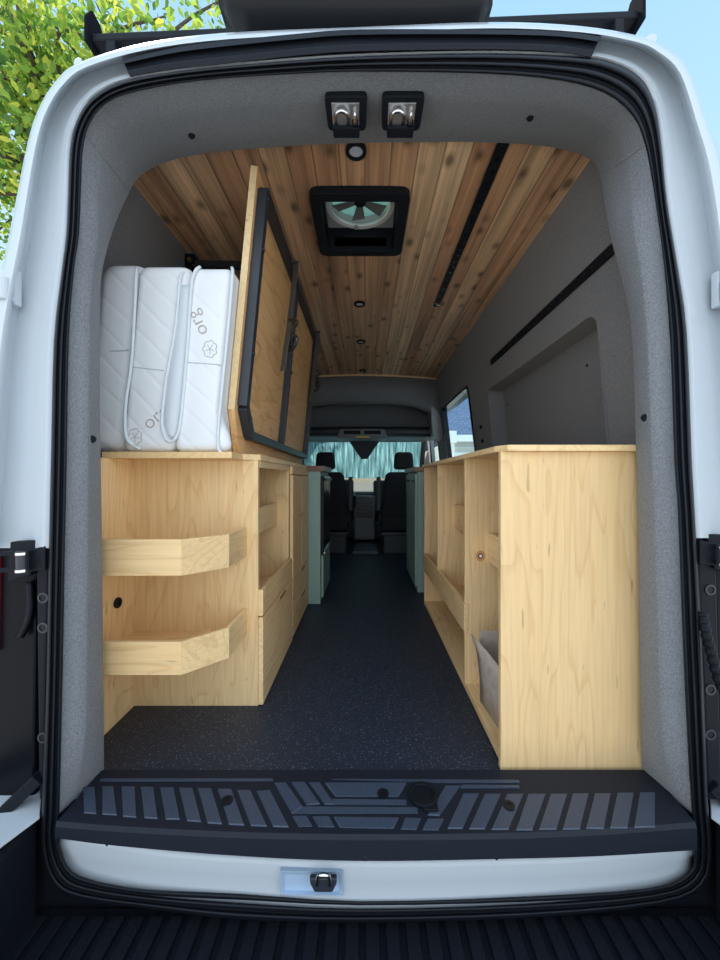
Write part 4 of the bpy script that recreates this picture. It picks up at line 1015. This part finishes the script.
# dashboard
db = thing('dashboard', (0, 4.8, 0.0), 'dark dashboard with centre console under the windscreen', 'dashboard')
mb = MB(); mb.loft([[(-0.85, 4.72, 0.32), (0.80, 4.72, 0.32)], [(-0.85, 4.66, 0.48), (0.80, 4.66, 0.48)], [(-0.85, 4.70, 0.61), (0.80, 4.70, 0.61)], [(-0.85, 4.80, 0.645), (0.80, 4.80, 0.645)], [(-0.85, 5.1, 0.60), (0.80, 5.1, 0.60)]])
mb.build('dash_top', DKGREY, db, solid=0.02, smooth=True)
MB().box(-0.72, -0.15, 4.66, 4.95, 0.55, 0.80).build('instrument_binnacle', DKGREY, db, bevel=0.03, seg=3)
MB().box(0.11, 0.76, 4.70, 4.98, 0.55, 0.79).build('glovebox_top', DKGREY, db, bevel=0.03, seg=3)
MB().box(-0.14, 0.12, 4.58, 4.74, 0.05, 0.60).build('centre_stack', GREYP, db, bevel=0.025, seg=3)
for za, zb in ((0.50, 0.575), (0.42, 0.48), (0.33, 0.40)): MB().box(-0.11, 0.09, 4.570, 4.585, za, zb).build('control_panel', BLACKG, db, bevel=0.004)
MB().beam((-0.13, 4.52, 0.46), (-0.13, 4.56, 0.60), 0.03, 0.03).build('gear_lever', BLACKP, db, bevel=0.008)
MB().cyl((-0.13, 4.52, 0.60), (0, 0, 1), 0.02, 0.04, 16).build('lever_cap', CHROME, db, bevel=0.005)
sw = [Vector((-0.44+0.19*math.cos(a*.2618), 4.52-0.05*math.sin(a*.2618), 0.62+0.18*math.sin(a*.2618))) for a in range(24)]
MB().tube(sw, 0.014, 8, closed=True).build('steering_wheel', BLACKP, db, smooth=True)
MB().beam((-0.44, 4.53, 0.62), (-0.44, 4.68, 0.56), 0.08, 0.08).beam((-0.62, 4.52, 0.62), (-0.26, 4.52, 0.62), 0.03, 0.02).build('steering_column', BLACKP, db, bevel=0.005)
# overhead console with two cubbies and the sensor housing
oc = thing('overhead_console', (-0.02, 4.45, 1.30), 'grey overhead console with two cubbies and yellow sticker above the windscreen', 'console')
mb = MB(); mb.add([(-0.32, 4.20, 1.27), (0.26, 4.20, 1.27), (0.22, 4.20, 1.375), (-0.28, 4.20, 1.375), (-0.32, 4.55, 1.27), (0.26, 4.55, 1.27), (0.22, 4.55, 1.375), (-0.28, 4.55, 1.375)],
                  [(0, 1, 2, 3), (4, 7, 6, 5), (0, 4, 5, 1), (1, 5, 6, 2), (2, 6, 7, 3), (3, 7, 4, 0)]); mb.build('body', GREYP, oc, bevel=0.008)
for xa, xb in ((-0.24, -0.05), (-0.01, 0.18)): MB().box(xa, xb, 4.192, 4.204, 1.315, 1.355).build('cubby', BLACKP, oc, bevel=0.004)
MB().box(-0.10, 0.05, 4.193, 4.202, 1.276, 1.292).build('sticker', YELLOW, oc)
mb = MB(); mb.add([(-0.20, 4.60, 1.28), (0.18, 4.60, 1.28), (0.03, 4.66, 1.065), (-0.05, 4.66, 1.065), (-0.20, 4.78, 1.28), (0.18, 4.78, 1.28), (0.03, 4.84, 1.065), (-0.05, 4.84, 1.065)],
                  [(0, 1, 2, 3), (4, 7, 6, 5), (0, 4, 5, 1), (1, 5, 6, 2), (2, 6, 7, 3), (3, 7, 4, 0)])
mb.build('sensor_housing', DKGREY, oc, bevel=0.01)
# windscreen with condensation
wsx = (-0.84, 0.76)
pz = [(4.80, 1.33), (5.13, 0.60)]
fr4 = MB(); 
for x in wsx: fr4.beam((x, 4.78, 1.37), (x, 5.14, 0.58), 0.06, 0.06, up=(1, 0, 0))
fr4.beam((wsx[0], 4.78, 1.36), (wsx[1], 4.78, 1.36), 0.06, 0.07); fr4.beam((wsx[0], 5.14, 0.60), (wsx[1], 5.14, 0.60), 0.05, 0.05)
w4 = fr4.build('window_4', DKGREY, bevel=0.006); tag(w4, kind='structure')
mb = MB(); mb.prism([(wsx[0], 4.80, 1.33), (wsx[1], 4.80, 1.33), (wsx[1], 5.13, 0.60), (wsx[0], 5.13, 0.60)], (0, 0.005, 0.002)); mb.build('pane', GLASS, w4)
t_ = 0.70
mb = MB(); mb.prism([(wsx[0], 4.793, 1.33), (wsx[1], 4.793, 1.33), (wsx[1], lerp(4.793, 5.123, t_), lerp(1.33, 0.60, t_)), (wsx[0], lerp(4.793, 5.123, t_), lerp(1.33, 0.60, t_))], (0, 0.003, 0.001))
o = mb.build('condensation', MIST, w4); o['label'] = 'misted upper half of the windscreen with runs of water'
# seat belt hanging from the right pillar
sbt = thing('seat_belt', (0.70, 4.15, 1.2), 'pale grey seat belt hanging by the right door pillar', 'seat belt')
mb = MB(); mb.loft([[(0.715, 4.06, 1.25), (0.755, 4.08, 1.25)], [(0.75, 4.08, 0.95), (0.785, 4.10, 0.95)], [(0.77, 4.10, 0.5), (0.805, 4.12, 0.5)]]); mb.build('webbing', plain('grey_webbing', (0.42, 0.44, 0.47), 0.8), sbt, solid=0.003)
MB().cyl((0.735, 4.05, 1.25), (0, 1, 0), 0.022, 0.02, 16).build('anchor', GREYP, sbt)

# ------------------------------------------------------------------ outside
gr = MB().box(-40, 40, -30, 60, -0.78, -0.70).build('ground', CONC); tag(gr, kind='structure')
hs = thing('house', (7, 14, -0.70), 'cream sided house with blue-grey shingle roof seen through the side window', 'house')
bx('wall', SIDING, hs, 3.15, 14, 13.0, 20, -0.70, 2.25, bevel=0)
mb = MB(); z = -0.5
while z < 2.2: mb.box(3.13, 14, 12.97, 13.0, z, z+0.02); z += 0.22
mb.build('siding_lines', TRIMW, hs)
mb = MB(); mb.add([(2.75, 12.5, 2.28), (14.5, 12.5, 2.28), (14.5, 17.2, 5.9), (2.75, 17.2, 5.9), (2.75, 12.5, 2.20), (14.5, 12.5, 2.20), (14.5, 17.2, 5.8), (2.75, 17.2, 5.8), (14.5, 21.5, 2.28), (2.75, 21.5, 2.28)],
                  [(0, 1, 2, 3), (4, 7, 6, 5), (0, 4, 5, 1), (3, 2, 8, 9), (0, 3, 7, 4), (1, 5, 6, 2)]); mb.build('roof', SHINGLE, hs)
MB().box(2.7, 14.5, 12.42, 12.52, 2.08, 2.30).build('gutter', TRIMW, hs, bevel=0.01)
MB().box(2.62, 3.05, 12.30, 12.9, 2.02, 2.42).build('eave_return', TRIMW, hs)
MB().beam((2.72, 12.45, 2.30), (2.72, 17.2, 5.95), 0.06, 0.22).build('barge_board', TRIMW, hs)
MB().box(3.1, 14, 12.93, 13.0, 1.55, 1.75).build('trim_board', TRIMW, hs)
h2 = thing('house', (0, 17, -0.70), 'beige house straight ahead, glimpsed through the windscreen', 'house')
bx('wall', BEIGE, h2, -7, 2.2, 16.5, 22, -0.70, 2.1, bevel=0)
mb = MB(); mb.prism([(-7.4, 16.1, 2.1), (-7.4, 22.4, 2.1), (-7.4, 19.2, 3.4)], (10.0, 0, 0)); mb.build('roof', SHINGLE, h2)
MB().box(-1.6, 1.2, 16.44, 16.5, -0.70, 0.65).build('garage_door', plain('tan_paint', (0.55, 0.42, 0.34), 0.7), h2, bevel=0.01)
# tree leaning over the left side
def tree(name, base, crown, rad, n, label, leafsize, bare=0.0):
    r = thing(name, base, label, 'tree')
    b = Vector(base); c = Vector(crown)
    mb = MB(); mb.tube(catmull([b, b+Vector((0.1, 0.1, 1.2)), lerp(b, c, 0.6)+Vector((0.1, 0, 0)), c+Vector((0, 0, 1))], 4), 0.14, 10, radii=None)
    mb.build('trunk', BARK, r, smooth=True)
    mb = MB(); tips = []
    for k in range(44):
        d = Vector((random.uniform(-1, 1), random.uniform(-1, 1), random.uniform(-0.7, 1))).normalized()
        e = c+Vector((d.x*rad[0], d.y*rad[1], d.z*rad[2]))*random.uniform(0.6, 1.0); m_ = lerp(c, e, 0.5)+Vector((random.uniform(-.3, .3), random.uniform(-.3, .3), random.uniform(-.1, .4)))
        pa = catmull([c-Vector((0, 0, rad[2]*0.4)), m_, e], 5); mb.tube(pa, 0.03, 6, radii=[lerp(0.045, 0.008, i/(len(pa)-1)) for i in range(len(pa))]); tips += pa[3:]
    mb.build('branches', BARK, r)
    mb = MB()
    for k in range(n):
        t = Vector(random.choice(tips))+Vector((random.gauss(0, .30), random.gauss(0, .30), random.gauss(-0.05, .30)))
        s = leafsize*random.uniform(0.6, 1.25)
        d = Vector((random.uniform(-1, 1), random.uniform(-1, 1), random.uniform(-1.2, 0.2))).normalized(); w = d.cross(Vector((random.uniform(-1, 1), random.uniform(-1, 1), random.uniform(-1, 1)))).normalized(); nn = d.cross(w)
        mb.add([t, t+d*s*.35+w*s*.26, t+d*s*.7+w*s*.2, t+d*s+nn*s*.1, t+d*s*.7-w*s*.2, t+d*s*.35-w*s*.26, t+d*s*.5-nn*s*.06], [(0, 1, 6), (1, 2, 6), (2, 3, 6), (3, 4, 6), (4, 5, 6), (5, 0, 6)])
    mb.build('foliage', LEAF, r, smooth=False)
    return r
tree('leafy_tree', (-5.2, 6.0, -0.70), (-3.9, 5.4, 5.6), (3.3, 2.0, 3.4), 13000, 'bright green leafy tree leaning over the left side of the van', 0.12)
tree('leafy_tree', (1.2, 26.0, -0.70), (0.6, 26, 3.6), (5.0, 3.0, 2.6), 1800, 'green tree behind the beige house, ahead through the windscreen', 0.42)

# ------------------------------------------------------------------ light
W = bpy.data.worlds.new('sky'); SC.world = W; W.use_nodes = True
nt = W.node_tree; bg = nt.nodes['Background']
tc = N(nt, 'ShaderNodeTexCoord'); sx = N(nt, 'ShaderNodeSeparateXYZ'); L(nt, tc, 'Generated', sx, 0)
rp = ramp(nt, [(0.0, (0.80, 0.88, 0.95)), (0.12, (0.72, 0.87, 1.0)), (0.5, (0.52, 0.80, 1.0)), (1.0, (0.30, 0.60, 0.98))]); L(nt, sx, 2, rp, 0)
# the sky behind the photographer is the bright hazy side
hz = N(nt, 'ShaderNodeMapRange'); hz.inputs['From Min'].default_value = 0.25; hz.inputs['From Max'].default_value = -0.7; L(nt, sx, 1, hz, 'Value')
mz = mix(nt); L(nt, hz, 0, mz, 0); L(nt, rp, 0, mz, 6); mz.inputs[7].default_value = (1.32, 1.52, 1.72, 1)
L(nt, mz, 2, bg, 'Color'); bg.inputs['Strength'].default_value = 1.1
sd = bpy.data.lights.new('sun', 'SUN'); sd.energy = 6.0; sd.angle = 0.01; sd.color = (1.0, 0.95, 0.86)
so = bpy.data.objects.new('sun', sd); C.objects.link(so); so.rotation_euler = Vector((0.45, -0.55, -0.95)).to_track_quat('-Z', 'Y').to_euler(); so.location = (-6, 8, 14)

# ------------------------------------------------------------------ camera
cd = bpy.data.cameras.new('camera'); co = bpy.data.objects.new('camera', cd); C.objects.link(co)
co.location = (0, 0, H); co.rotation_euler = (math.radians(90), 0, 0)
cd.sensor_fit = 'VERTICAL'; cd.sensor_height = 36.0; cd.lens = 36.0*F/960.0
cd.shift_x = -(CX-360)/960.0; cd.shift_y = -(480-CY)/960.0; cd.clip_start = 0.05; cd.clip_end = 200
SC.camera = co
vs = SC.view_settings; vs.view_transform = 'Standard'; vs.look = 'None'; vs.exposure = 0.0; vs.gamma = 1.0; vs.use_curve_mapping = False
